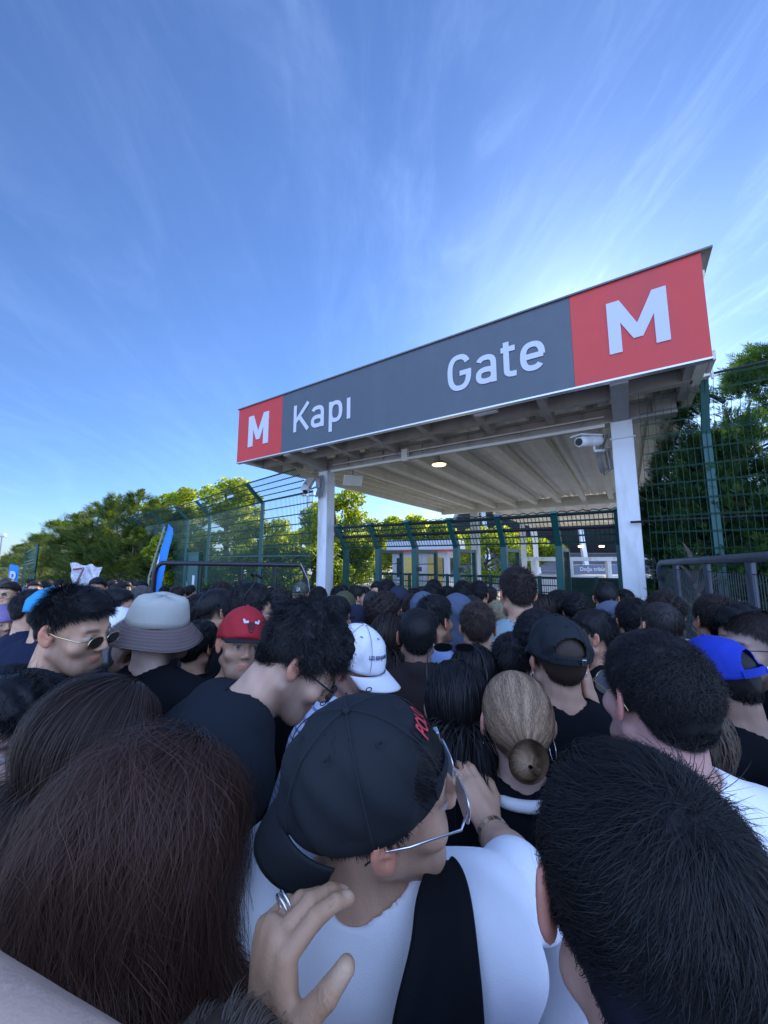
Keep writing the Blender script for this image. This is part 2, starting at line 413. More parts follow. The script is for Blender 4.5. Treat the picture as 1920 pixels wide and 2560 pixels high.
def glyph(ch, x0, z0, w, h, t):
    q = t/2
    if ch == 'K': S = [([(q, 0), (q, h)], 0), ([(q, .34*h), (w-.62*t, h)], 0), ([(.36*w, .54*h), (w-.60*t, 0)], 0)]
    elif ch == 'i': S = [([(w/2, 0), (w/2, h)], 0)]
    elif ch == 'p': xh = h; S = [([(q, -.155), (q, xh)], 0), (sarc(w/2, xh/2, w/2-q, xh/2-q, 0, 360)[:-1], 1)]
    elif ch == 'a': S = [([(w-q, 0), (w-q, h*.66)] + sarc(w/2, h*.66, w/2-q, h*.34-q, 0, 155, 18)[1:], 0), (sarc(w/2, h*.29, w/2-q, h*.29-q, 0, 360)[:-1], 1)]
    elif ch == 'G': S = [(sarc(w/2, h/2, w/2-q, h/2-q, 32, 352, 40) + [(w-q, h*.47)], 0), ([(w*.52, h*.47), (w, h*.47)], 0)]
    elif ch == 't': S = [([(w*.36, h), (w*.36, .13)] + sarc(w*.36+.085, .10, .085, .10-q, 180, 270, 8)[1:] + [(w, q)], 0), ([(0, .385), (w*.95, .385)], 0)]
    elif ch == 'e': S = [(sarc(w/2, h/2, w/2-q, h/2-q, 0, 318, 36), 0), ([(q, h/2-.0), (w-q*.6, h/2-.0)], 0)]
    V = []; F = []
    for k, (pts, cl_) in enumerate(S):
        v, f = strip(pts, t, bool(cl_)); b0 = len(V); y = -.1085 - .0009*k
        V += [(x0+p.x, y, z0+p.y) for p in v]; F += [[b0+i for i in g] for g in f]
    return V, F
for ch, x0, z0, w_, h_ in (('K', 1.675, 4.285, .415, .515), ('a', 2.122, 4.270, .305, .405), ('p', 2.545, 4.283, .300, .385), ('i', 2.942, 4.283, .076, .365),
                           ('G', 4.768, 4.272, .346, .528), ('a', 5.178, 4.275, .278, .405), ('t', 5.520, 4.280, .190, .488), ('e', 5.760, 4.285, .298, .388)):
    V, F = glyph(ch, x0, z0, w_, h_, .073); o = obj('letter', V, F, m_letter, sg); sd_ = o.modifiers.new('s', 'SOLIDIFY'); sd_.thickness = .006; sd_.offset = 0

# strip lamps under the sign, lit flood lamps under the roof
def strip_light(s, c, z, lab):
    r = tag(empty('strip_light', CL(s, c, z), CRZ), lab, 'lamp', 'lamps under the sign')
    MB().box(-.17, -.05, 0, .17, .05, .04).build('housing', m_grey, r, bevel=.006)
    MB().box(-.155, -.04, -.018, .155, .04, -.001).build('diffuser', m_letter, r, bevel=.004)
strip_light(1.95, 0.14, 3.93, 'flat lamp under the sign below the letters Kapı')
strip_light(5.25, 0.14, 3.93, 'flat lamp under the sign below the word Gate')
m_lit = mat('lit_lamp', (0.9, 0.75, 0.5), 0.4, emit=((1.0, 0.62, 0.25), 2.2))
r = tag(empty('roof_lamp', CL(3.7, 2.0, 3.80), CRZ), 'round lit lamp under the roof by the middle of the girder', 'lamp')
MB().tube([(0,0,0.03),(0,0,.09)], [.16, .10], 20).build('housing', m_grey, r)
MB().tube([(0,0,0.012),(0,0,.028)], [.13, .14], 20).build('lens', m_lit, r)
MB().bar((0,0,.09),(0,0,.24),.03).build('stem', m_grey, r)
# junction boxes and brackets on the girder
r = tag(empty('junction_box', CL(3.45, 1.06, 3.72), CRZ), 'small beige bracket box with cables on the middle of the girder', 'box')
MB().box(-.05, -.05, 0, .07, .03, .22).build('case', m_under, r, bevel=.006)
MB().tube([(-.05,-.02,.12),(-.16,-.03,.17),(-.25,-.02,.23),(-.35,-.0,.25)], .012, 6).build('cable', m_grey, r, smooth=True)

def camera_prop(loc, rz, tilt, lab, arm):
    r = tag(empty('security_camera', loc, rz), lab, 'camera', 'security cameras on the canopy')
    b = MB(); b.tube([(0,-.22,-.02),(0,-.20,-.02),(0,.16,.0),(0,.20,.0)], [.060,.066,.066,.05], 18); b.build('housing', m_white, r, smooth=True, bevel=.004)
    b = MB(); b.tube([(0,-.235,-.022),(0,-.222,-.022)], [.04,.045], 16); b.build('lens', m_dark, r)
    b = MB(); b.box(-.075,-.27,.045,.075,.16,.062); b.build('sunshield', m_white, r, bevel=.005)
    b = MB(); b.tube([(0,.05,-.06),(0,.05,-.13),arm], .018, 8); b.build('arm', m_white, r, smooth=True)
    r.rotation_euler = (tilt, 0, rz); r.scale = (1.12, 1.12, 1.12)
    return r
camera_prop(CL(6.42, 0.93, 3.55), R_(-62), R_(8), 'white bullet camera pointing left beside the right column', (0.02, .34, -.12))
camera_prop(CL(1.16, 0.95, 3.52), R_(-12), R_(42), 'white bullet camera tilted down on the left column', (0.12, .16, -.13))
r = tag(empty('flood_light', CL(1.95, 1.45, 3.60), CRZ + R_(30)), 'beige flood light tilted down inside the left column', 'lamp')
MB().box(-.2,-.05,-.1,.2,.03,.14).build('housing', m_under, r, bevel=.01); MB().bar((0,.03,.02),(0,.1,.2),.03).build('yoke', m_grey, r)
r.rotation_euler = (R_(35), 0, CRZ + R_(50))
r = tag(empty('cable_loop', CL(1.44, 1.06, 3.2), CRZ), 'tangle of black cables and a switch box on the left column head', 'cables')
b = MB()
for k in range(5):
    a = random.uniform(-.1, .1)
    b.tube([(a, -.02, .5), (a+.08, -.05, .25+.03*k), (a+.04, -.07, .02*k), (a-.05, -.06, .05), (-.06, -.03, .3)], .011, 6)
b.build('cable', m_grey, r, smooth=True); MB().box(-.09,-.10,.22,.02,-.015,.42).build('switch_box', m_grey, r, bevel=.01)
r = tag(empty('cable_loop', CL(6.62, 1.30, 3.1), CRZ), 'tangle of cables hanging inside the right column head', 'cables')
b = MB()
for k in range(4):
    a = random.uniform(-.05, .05)
    b.tube([(a, -.0, .6), (a-.10, -.02, .3), (a-.06, -.03, .02+.03*k), (a+.03, -.0, .1), (a, 0, .4)], .010, 6)
b.build('cable', m_grey, r, smooth=True)

# ------------------------------------------------------------------ fences
def wire_panel(mb, p0, p1, z0, z1, vstep=0.05, hstep=0.2, r=0.0028, lean=None, double=True):
    """welded mesh between two ground points; lean = (dx, dy) offset of the top row"""
    p0 = Vector(p0); p1 = Vector(p1); d = (p1 - p0); Ln = d.length; d = d / Ln
    lean = Vector((lean[0], lean[1], 0)) if lean else Vector((0, 0, 0))
    n = max(2, int(Ln / vstep)); nrm = Vector((d.y, -d.x, 0))
    for i in range(n + 1):
        a = p0 + d * (Ln * i / n) + Vector((0, 0, z0)); b = p0 + d * (Ln * i / n) + lean + Vector((0, 0, z1))
        o = nrm * r
        mb.add([a - d*r, a + d*r + o, a + o*-1 + d*r, b - d*r, b + d*r + o, b + o*-1 + d*r], [(0,1,4,3),(1,2,5,4),(2,0,3,5)])
    m_ = max(1, int(round((z1 - z0) / hstep)))
    for j in range(m_ + 1):
        f = j / m_; zz = z0 + (z1 - z0) * f
        for dz in ((0, 0.012) if double else (0,)):
            a = p0 + lean * f + Vector((0, 0, zz + dz)) + nrm * (r*1.6); b = a + d * Ln; u = Vector((0, 0, r * 1.3))
            mb.add([a - u, a + u + nrm*r, a + u - nrm*r, b - u, b + u + nrm*r, b + u - nrm*r], [(0,1,4,3),(1,2,5,4),(2,0,3,5)])

# tall left boundary fence, cranked outwards
LF = [Vector((-1.50, 7.72, 0)), Vector((-3.02, 9.17, 0)), Vector((-5.6, 11.9, 0)), Vector((-6.98, 13.2, 0)), Vector((-8.7, 14.6, 0)), Vector((-10.6, 16.3, 0)), Vector((-12.4, 17.9, 0)),
      Vector((-14.3, 19.6, 0)), Vector((-16.2, 21.3, 0))]
lf = tag(empty('boundary_fence', (0, 0, 0)), 'tall green welded mesh fence with outward cranked posts left of the canopy', 'fence')
OUT = Vector((-0.68, -0.73, 0)) * 0.45; FZ = 3.35
for i, p in enumerate(LF):
    if i == 0: continue
    b = MB(); b.bar(p, p + Vector((0, 0, FZ)), .075); b.bar(p + Vector((0, 0, FZ - .03)), p + OUT + Vector((0, 0, FZ + .40)), .06, .075)
    b.box(p.x-.04, p.y-.04, FZ-.25, p.x+.04, p.y+.04, FZ-.02)
    b.build('post', m_green, lf)
for i in range(len(LF) - 1):
    a, c = LF[i], LF[i + 1]; mb = MB()
    wire_panel(mb, a, c, 0.1, FZ, 0.055, 0.22, 0.0048 if i < 3 else .006)
    mb.build('mesh_panel', m_wire, lf)
    mb = MB(); wire_panel(mb, a + Vector((0, 0, FZ)), c + Vector((0, 0, FZ)), 0.02, 0.40, 0.055, 0.1, 0.0046 if i < 3 else .006, lean=OUT)
    mb.tube([a + OUT + Vector((0,0,FZ+.41)), c + OUT + Vector((0,0,FZ+.41))], .014, 6)
    mb.build('cranked_panel', m_wire, lf)
    b = MB(); b.bar(a + Vector((0,0,2.02)), c + Vector((0,0,2.02)), .03); b.build('rail', m_green, lf)
# gate door set in it
dr = tag(empty('fence_door', (LF[3] * .93 + LF[2] * .07)[:]), 'solid green service door with a white notice in the left fence', 'door')
dv = (LF[3] - LF[2]).normalized(); dang = math.atan2(-dv.y, -dv.x); dr.rotation_euler = (0, 0, dang); dr.location = (LF[3] + Vector((.28,-.34,0)))[:]
MB().box(0.12, -.06, .1, 1.02, -.02, 2.1).build('leaf', mat('door_green', (0.03, 0.12, 0.11), .45, var=.08), dr)
b = MB(); b.box(0.05,-.08,0,.12,0,2.17); b.box(1.02,-.08,0,1.09,0,2.17); b.box(.12,-.08,2.1,1.02,0,2.17); b.build('frame', m_green, dr)
MB().box(.62,-.068,1.12,.80,-.0605,1.42).build('notice', mat('paper', (.75,.74,.76), .8), dr)
MB().box(.20,-.1,1.05,.24,-.0605,1.2).build('handle', m_grey, dr)

# front gate line: seven cranked posts with lane dividers
gf = tag(empty('lane_fence', (CA[0], CA[1], 0), CRZ), 'low green fence of cranked posts and entry lane gates under the canopy', 'fence')
GC = 1.62
gs = [1.66, 2.50, 3.34, 4.18, 5.02, 5.86, 6.66]
for i, s in enumerate(gs):
    b = MB(); b.bar((s, GC, 0), (s, GC, 2.19), .10); b.bar((s, GC, 2.16), (s, GC-.30, 2.62), .085, .095)
    b.build('post', m_green, gf)
    b = MB(); b.box(s-.044, GC-.36, 2.625, s+.044, GC-.25, 2.66); b.build('cap', mat('green_cap', (.05, .20, .19), .4), gf)
    if i in (1, 2, 3, 4, 5, 6):
        b = MB(); b.bar((s, GC+.05, 2.10), (s, GC+.90, 2.10), .06); b.bar((s, GC+.92, 0), (s, GC+.92, 2.13), .07); b.build('divider_frame', m_green, gf)
        mb = MB(); wire_panel(mb, (s, GC+.06, 0), (s, GC+.88, 0), .1, 2.06, .05, .22, .003)
        mb.build('divider_mesh', m_wire, gf)
    if i in (2, 3, 4):
        MB().box(s+.045, GC-.04, 1.72, s+.12, GC+.04, 1.80).build('lock_box', m_dark, gf)
for i in range(len(gs) - 1):
    a = (gs[i], GC, 2.19); c = (gs[i+1], GC, 2.19); mb = MB()
    wire_panel(mb, a, c, 0.0, .42, .055, .12, .0050, lean=(0, -.29))
    mb.build('cranked_panel', m_wire, gf)
b = MB()
b.tube([(gs[0]-.1, GC-.28, 2.60), (gs[3], GC-.28, 2.585), (gs[-1]+.3, GC-.28, 2.61)], .022, 6); b.tube([(gs[0]-.1, GC-.15, 2.41), (gs[-1]+.3, GC-.15, 2.41)], .030, 8)
b.build('top_rail', m_black, gf)
b = MB()
pts = [(gs[0] + (gs[-1]-gs[0]) * k / 120, GC-.32 + .012*math.cos(k*1.9), 2.645 + .012*math.sin(k*1.9)) for k in range(121)]
b.tube(pts, .008, 5); b.build('barbed_wire', m_black, gf)
mb = MB(); wire_panel(mb, (1.6, GC+.02, 0), (2.46, GC+.02, 0), .1, 2.15, .05, .22, .003); mb.build('mesh_panel', m_wire, gf)
# mesh gate leaves closing some lanes
for i in (1, 4):
    s = gs[i] + .06
    mb = MB(); wire_panel(mb, (s, GC+.92, 0), (s+.72, GC+.92, 0), .1, 1.15, .05, .2, .003); mb.build('gate_leaf', m_wire, gf)
# low dark fence line behind the lanes
bf = tag(empty('queue_fence', (CA[0], CA[1], 0), CRZ), 'low dark green mesh fence crossing behind the entry lanes', 'fence')
for k in range(10):
    s = 0.4 + k * 1.15
    MB().bar((s, 4.6, 0), (s, 4.6, 1.56), .07).build('post', m_green, bf)
    mb = MB(); wire_panel(mb, (s+.04, 4.6, 0), (s+1.11, 4.6, 0), .08, 1.5, .045, .15, .005); mb.bar((s+.04, 4.6, 1.53), (s+1.11, 4.6, 1.53), .04)
    mb.build('mesh_panel', m_wire, bf)
b2 = tag(empty('sheeted_fence', (CA[0], CA[1], 0), CRZ), 'green fence backed with dark netting in front of the stadium', 'fence')
for k in range(6):
    s = 5.1 + k * 1.5
    MB().bar((s, 7.5, 0), (s, 7.5, 1.5), .07).build('post', m_green, b2)
    MB().box(s+.04, 7.51, .05, s+1.46, 7.53, 1.42).build('netting', mat('dark_net', (.012, .045, .035), .8, var=.3, vscale=5), b2)

# tall right fence in line with the canopy front
rf = tag(empty('side_fence', (CA[0], CA[1], 0), CRZ), 'very tall green mesh fence right of the canopy with hedge behind', 'fence')
RC = 0.92
rs = [6.99, 7.62, 8.45, 9.6, 10.9, 12.2]
for i, s in enumerate(rs):
    if i == 0: continue
    b = MB(); b.bar((s, RC+.05, 0), (s, RC+.05, 3.95 if i == 2 else 3.45), .06 if i == 2 else .08)
    b.bar((s, RC+.05, 3.42), (s, RC-.18, 4.02), .075)
    b.build('post', m_green, rf)
for i in range(len(rs) - 1):
    mb = MB(); wire_panel(mb, (rs[i], RC, 0), (rs[i+1], RC, 0), .1, 3.45, .06, .2, .0024)
    mb.build('mesh_panel', m_wire, rf)
    mb = MB(); wire_panel(mb, (rs[i], RC, 3.45), (rs[i+1], RC, 3.45), .03, .56, .075, .14, .0024, lean=(0, -.22))
    mb.build('cranked_panel', m_wire, rf)
b = MB(); b.tube([(6.9, RC-.24, 4.02), (8.4, RC-.24, 4.06), (12.2, RC-.24, 4.06)], .014, 6); b.tube([(6.8, 1.02, 2.42), (9, .9, 2.42), (12.2, .9, 2.45)], .016, 6)
b.build('top_cable', m_black, rf)
MB().box(7.55, RC-.31, 4.0, 7.66, RC-.20, 4.10).build('post_cap', m_white, rf)

# near right railing (thick painted tube)
rr = tag(empty('railing', (0, 0, 0)), 'thick blue grey painted tubular railing with mesh infill at the right edge', 'railing')
A0 = Vector((3.30, 4.50, 0)); A1 = Vector((2.42, 2.05, 0)); dA = (A1 - A0)
zt = lambda f: 1.905 + .075 * f
b = MB(); pts = [(A0 + Vector((0,0,1.70)))[:], (A0 + Vector((0,0,1.83)))[:], (A0 + dA*.015 + Vector((0,0,1.885)))[:]] + [((A0 + dA*f)[0], (A0 + dA*f)[1], zt(f)) for f in np.linspace(.04, 1, 12)]
b.tube(pts, .036, 14); b.build('top_tube', m_barr, rr, smooth=True)
for f in (0, .19, .46, .72, .98):
    q = A0 + dA * f
    MB().bar(q, q + Vector((0, 0, zt(f) - .03)), .038, .05).build('post', m_barr, rr, bevel=.006)
mb = MB(); wire_panel(mb, A0, A1, .3, 1.84, .035, .5, .0028, double=False); mb.build('mesh_infill', mat('barrier_wire', (.022,.030,.038), .5), rr)

# black tubular barrier in the left middle distance
bb = tag(empty('crowd_barrier', (0, 0, 0)), 'black tubular barrier frame with rounded corners standing above the heads', 'barrier')
B0 = Vector((-2.62, 4.30, 0)); B1 = Vector((-.93, 4.45, 0)); dB = B1 - B0
b = MB(); pts = [B0, B0 + Vector((0,0,1.78)), B0 + dB*.012 + Vector((0,0,1.86)), B0 + dB*.045 + Vector((0,0,1.905)), B1 - dB*.045 + Vector((0,0,1.88)), B1 - dB*.012 + Vector((0,0,1.84)), B1 + Vector((0,0,1.76)), B1]
b.tube([p[:] for p in pts], .026, 10); b.build('frame', m_black, bb, smooth=True)
for f in (.30, .575, .80):
    MB().tube([(B0+dB*f)[:], (B0+dB*f+Vector((0,0,1.87)))[:]], .014, 8).build('upright', m_black, bb)
MB().tube([(B0+dB*.02+Vector((0,0,.9)))[:], (B1-dB*.02+Vector((0,0,.9)))[:]], .016, 8).build('cross_rail', m_black, bb)
b = MB(); b.tube([(B1-dB*.03+Vector((0,-.03,1.9)))[:], (B1+dB*.03+Vector((0,-.05,1.7)))[:], (B1+dB*.05+Vector((0,-.05,1.4)))[:]], .006, 5)
b.build('rope', mat('pale_rope', (.4,.38,.33), .8), bb)

# far left green gate frame beside the hedge
gg = tag(empty('garden_gate', (0, 0, 0)), 'open green metal gate panel at the far left end of the hedge', 'gate')
x0, y0, _ = W(58, 1440, 22); x1, y1, _ = W(86, 1440, 20)
a = Vector((x0, y0, 0)); c = Vector((x1, y1, 0))
b = MB(); b.bar(a, a+Vector((0,0,2.45)), .09); b.bar(c, c+Vector((0,0,2.75)), .09)
for z0_, z1_ in ((2.30, 2.60), (1.75, 1.95), (1.6, 1.8)): b.bar(a+Vector((0,0,z0_)), c+Vector((0,0,z1_)), .07)
b.build('frame', m_green, gg)
b = MB()
for k in range(1, 8): q = a + (c-a)*k/8; b.bar(q+Vector((0,0,.2)), q+Vector((0,0,2.4)), .03)
b.build('bars', m_green, gg)

# ------------------------------------------------------------------ banners, booth, lamps, stadium
def feather(name, x, yb, yt, Y, wpx, lab, top_round=True, txt=None, bend=0.0):
    X, _, zt_ = W(x, yt, Y); w_ = wpx / FPX * Y; r = tag(empty(name, (X, Y, 0)), lab, 'banner')
    n = 24; V = []; F = []
    for i in range(n + 1):
        t = i / n; z = .35 + (zt_ - .35) * t
        lw = w_ * (1 if t < .86 else math.sqrt(max(0.001, 1 - ((t - .86) / .14) ** 2)))
        off = bend * t * t
        for j in range(5):
            xx = off + lw * (j / 4)
            V.append((xx, .02 * math.sin(z * 3 + j), z))
    for i in range(n):
        for j in range(4): a = i*5+j; F.append((a, a+1, a+6, a+5))
    o = obj('cloth', V, F, mat('banner_blue', (.02, .24, .78), .6, var=.04, trans=.0), r, smooth=True)
    s = o.modifiers.new('s', 'SOLIDIFY'); s.thickness = .004
    MB().tube([(-.015, 0, 0), (-.015, 0, zt_*.6), (-.01+bend*.8, 0, zt_*.98)], .014, 8).build('pole', m_grey, r)
    if txt:
        V, F = fit_text(txt, w_*.18, zt_ - .95, w_*.85, zt_ - .30, bold=.02, extrude=.004)
        obj('lettering', V + np.array([0, -.04, 0]), F, m_letter, r)
    return r
r = feather('feather_banner', 384, 1460, 1310, 7.5, 22, 'tall thin bright blue feather banner leaning by the barrier', bend=.30)
V = [(.03,-.03,.9),(.12,-.03,.9),(.16,-.03,1.6),(.19,-.03,2.05),(.1,-.03,1.7)]; obj('stripe', V, [(0,1,2,4),(4,2,3)], m_letter, r)
r = feather('blue_sign', 26, 1450, 1410, 16, 22, 'short rounded blue sign with a white letter at the far left', txt='P')
# wrapped poster held over the crowd
px_, py_, pz_ = W(183, 1408, 6.0); qx, qy, qz = W(256, 1415, 6.0)
r = tag(empty('poster', (px_, 6.0, 0)), 'crumpled white plastic wrapped poster with red strokes above the left crowd', 'poster')
wd = qx - px_; V = []; F = []; n = 14
for i in range(n + 1):
    for j in range(n + 1):
        u, v = i / n, j / n
        V.append((u * wd + .02*math.sin(v*5) - .04*(1-v), .03*math.sin(u*9+v*4) + .015*math.sin(u*23+v*17), pz_ - .62 + (.62) * v + .02*math.sin(u*12) - .05*u*v))
for i in range(n):
    for j in range(n): a = i*(n+1)+j; F.append((a, a+n+1, a+n+2, a+1))
o = obj('sheet', V, F, mat('plastic_sheet', (.62, .62, .68), .25, var=.15, vscale=14, bump=.6, bscale=20), r); s = o.modifiers.new('s', 'SOLIDIFY'); s.thickness = .006
def stroke(pts, w_, m, nm, parent, y=-.06):
    b = MB()
    for i in range(len(pts)-1): b.bar((pts[i][0], y, pts[i][1]), (pts[i+1][0], y, pts[i+1][1]), .004, w_, up=(0,0,1)) if abs(pts[i][0]-pts[i+1][0]) > abs(pts[i][1]-pts[i+1][1]) else b.bar((pts[i][0], y, pts[i][1]), (pts[i+1][0], y, pts[i+1][1]), w_, .004, up=(0,1,0))
    b.build(nm, m, parent)
mr_ = mat('dark_red_ink', (.22, .03, .04), .5)
stroke([(.06, pz_-.10), (.22, pz_-.08), (.16, pz_-.25), (.06, pz_-.50)], .03, mr_, 'red_mark', r)
stroke([(.22, pz_-.06), (.10, pz_-.40)], .02, mat('grey_ink', (.2,.22,.3), .6), 'grey_mark', r, -.065)
MB().bar((wd*.4, .03, .9), (wd*.4, .03, pz_-.6), .03).build('stick', m_grey, r)

# booth
bx, by, _ = W(1118, 1400, 19.0)
bt = tag(empty('ticket_booth', (bx, by, 0), R_(-22)), 'white flat roofed booth with red stripe and yellow panels behind the lanes', 'booth')
m_bw = mat('booth_white', (.62,.66,.74), .5, var=.03)
MB().box(-3.0, .1, 0, 0, 3.0, 2.35).build('wall', m_bw, bt)
MB().box(-3.25, -.15, 2.42, .35, 3.3, 2.95).build('roof', m_bw, bt, bevel=.02)
MB().box(-3.27, -.17, 2.352, .37, 3.32, 2.418).build('red_stripe', m_red, bt)
for k in range(2):
    MB().box(-2.3+k*1.25, .07, .3, -1.5+k*1.25, .095, 2.05).build('yellow_panel', mat('booth_yellow', (.75,.55,.16), .5, var=.05), bt)
    MB().box(-2.75+k*2.2, .07, 1.0, -2.4+k*2.2, .095, 2.0).build('window', m_glass, bt)
MB().box(.003, .7, 1.0, .03, 1.9, 2.0).build('window', m_glass, bt)

def lamp_post(x, yt, Y, lab, two=True):
    X, _, z = W(x, yt, Y); r = tag(empty('lamp_post', (X, Y, 0)), lab, 'street lamp')
    MB().tube([(0,0,0),(0,0,z)], [.09,.05], 10).build('pole', m_grey, r)
    b = MB(); b.bar((-.45,0,z),(.45,0,z),.06)
    b.build('crossarm', m_grey, r)
    for s in ((-.3,.3) if two else (.1,)):
        b = MB(); b.prism([(-.22, .05), (.22, .05), (.16, .28), (-.16, .28)], -.12+0, .12, axes=(0,2,1))
        o = b.build('lamp_head', m_letter, r); o.location = (s, 0, z)
lamp_post(770, 1240, 26, 'double headed lamp post behind the mesh fence left of the column')
lamp_post(5, 1342, 34, 'slim lamp post at the far left edge', False)

# stadium stand
st = tag(empty('stadium_stand', (0, 0, 0)), 'grey grandstand with ribbed roof and white pillars beyond the gate', 'stadium')
m_conc = mat('stand_concrete', (.28,.28,.29), .8, var=.15, vscale=.6); m_ribs = mat('stand_roof', (.33,.34,.37), .6, var=.1)
MB().prism([(46, 10.5), (46, 11.5), (78, 4.2), (78, 3.4)], 11, 66, axes=(1, 2, 0)).build('roof', m_ribs, st)
for k in range(24):
    y = 47 + k*1.3; z = 10.4 - (y-46)*7.1/32
    MB().box(11, y, z-.35, 66, y+.35, z-.02).build('rib', mat('stand_dark', (.10,.105,.115), .7), st)
for k in range(7):
    x = 14 + k * 6.5
    MB().bar((x, 50, 0), (x-.4, 51, 9.4), .55).build('pillar', m_white, st)
MB().box(11, 79, 0, 66, 80, 4.0).build('back_wall', m_conc, st)
for k in range(9): MB().box(12, 58+k*2, 0, 66, 60+k*2-.01, .35+k*.33).build('tier', m_conc, st)
for k in range(3):
    x, _, z = W(1450 + 52*k, 1366, 50); MB().box(x-.25, 49.6, z-.12, x+.25, 50, z+.12).build('lamp', mat('stand_lamp', (1,.8,.5), .4, emit=((1,.72,.38), 2)), st)
# white steel portal and blue notice board between
pf = tag(empty('white_portal', (0, 0, 0)), 'white painted steel frame and low wall in front of the grandstand', 'frame')
xa = W(1306, 1400, 17)[0]; xb = W(1640, 1400, 17)[0]
MB().box(xa, 17, 1.86, xb, 17.14, 2.04).build('beam', m_white, pf)
for x in (1312, 1335, 1427, 1522, 1600):
    X = W(x, 1400, 17)[0]; MB().box(X-.09, 17.0-.02, 0, X+.09, 17.16, 3.6 if x == 1312 else 1.858).build('post', m_white, pf)
MB().box(xa, 17.3, 0, xb, 17.5, 1.22).build('low_wall', mat('wall_white', (.72,.71,.69), .7, var=.06), pf)
sb = W(1428, 1412, 24); se = W(1560, 1442, 24)
bd = tag(empty('notice_board', (sb[0], 24, 0)), 'blue grey board reading Doğu tribünü behind the white frame', 'sign')
MB().box(0, 0, se[2], se[0]-sb[0], .08, sb[2]).build('board', mat('board_blue', (.10,.14,.22), .5), bd)
V, F = fit_text('Doğu tribünü', .55, se[2]+.30, 2.35, sb[2]-.12, bold=.01, extrude=.01); obj('lettering', V + np.array([0,-.02,0]), F, m_letter, bd)
for x in (0.1, se[0]-sb[0]-.2): MB().box(x, .01, 0, x+.1, .07, se[2]-.002).build('leg', m_grey, bd)
# ================================================================== TREES
m_leaf = mat('leaf_broad', (1, 1, 1), .55, attr='Col', trans=.45, spec=.3)
m_spray = mat('leaf_conifer', (1, 1, 1), .65, attr='Col', trans=.22, spec=.25)
m_bark = mat('bark', (.10, .08, .06), .9, var=.3, vscale=8, bump=.6, bscale=30)

def rand_dirs(n, r=rng):
    v = r.normal(size=(n, 3)); return v / np.linalg.norm(v, axis=1, keepdims=True)
def leaf_quads(P, size, r, flat=0.3, aspect=.55):
    n = len(P); a = rand_dirs(n, r); a[:, 2] *= (1 - flat); a /= np.linalg.norm(a, axis=1, keepdims=True)
    b = np.cross(a, rand_dirs(n, r)); b /= np.linalg.norm(b, axis=1, keepdims=True) + 1e-9
    s = size * r.uniform(.6, 1.3, (n, 1))
    V = np.empty((n, 4, 3)); V[:, 0] = P - a * s; V[:, 1] = P + b * s * aspect; V[:, 2] = P + a * s; V[:, 3] = P - b * s * aspect
    return V.reshape(-1, 3), np.arange(n * 4).reshape(-1, 4)
def branch_tree(mb, base, top, r0, n, spread, r, tips):
    pts = [base]; k = 5
    for i in range(1, k + 1):
        f = i / k; pts.append((base[0] + (top[0]-base[0])*f + r.uniform(-.12,.12), base[1] + (top[1]-base[1])*f + r.uniform(-.12,.12), base[2] + (top[2]-base[2])*f))
    mb.tube(pts, [r0 * (1 - .75 * i / k) for i in range(k + 1)], 9)
    for j in range(n):
        f = r.uniform(.3, .98); i = min(k - 1, int(f * k)); p = Vector(pts[i]).lerp(Vector(pts[i+1]), f*k - i)
        a = r.uniform(0, 6.283); ln = spread * r.uniform(.5, 1) * (1.15 - f * .6)
        q = p + Vector((math.cos(a)*ln, math.sin(a)*ln, ln * r.uniform(.35, .9))); m_ = p.lerp(q, .5) + Vector((0, 0, -.08*ln))
        mb.tube([p[:], m_[:], q[:]], [r0*.35*(1-.5*f), r0*.22*(1-.5*f), r0*.08], 6)
        tips.append(q)
def broad_tree(loc, H, Rw, lab, seed, nl=15000, leaf=.075, cols=((.10,.17,.02),(.16,.22,.03),(.05,.10,.015)), z0=1.6, grp='broadleaf trees behind the fence'):
    r = np.random.default_rng(seed); root = tag(empty('broadleaf_tree', (loc[0], loc[1], 0)), lab, 'tree', grp)
    mb = MB(); tips = []; branch_tree(mb, (0, 0, 0), (r.uniform(-.2,.2), 0, H*.86), .13 + H*.008, 16, Rw*.8, r, tips)
    mb.build('trunk', m_bark, root, smooth=True)
    cs = [np.array(t[:]) for t in tips]
    for _ in range(14):
        th = r.uniform(0, 6.28); zz = r.uniform(z0, H*.95); rr = Rw * math.sqrt(max(.05, 1 - ((zz - (z0+H)/2) / ((H-z0)/2*1.05))**2))
        cs.append(np.array([math.cos(th)*rr*.75, math.sin(th)*rr*.75, zz]))
    cs.append(np.array([0, 0, H*.9])); cs = np.array(cs); cs[:, 2] = np.clip(cs[:, 2], z0, H*.93)
    br = r.uniform(.16, .34, len(cs)) * Rw
    k = r.choice(len(cs), nl, p=br**2 / (br**2).sum())
    P = cs[k] + rand_dirs(nl, r) * (br[k] * r.uniform(.15, 1, nl) ** .5)[:, None] * np.array([1.1, 1.1, .8])
    # finer twigs: pull leaves to little clusters
    q = P[r.integers(0, nl, nl // 9)]; idx = r.integers(0, len(q), nl); near = r.random(nl) < .0
    V, F = leaf_quads(P, leaf, r)
    cc = np.array(cols)[r.choice(len(cols), nl)] * r.uniform(.75, 1.25, (nl, 1)) * (0.85 + .3 * r.random(len(cs)))[k][:, None]
    obj('crown', V, F, m_leaf, root, cols=np.repeat(cc, 4, 0)); return root

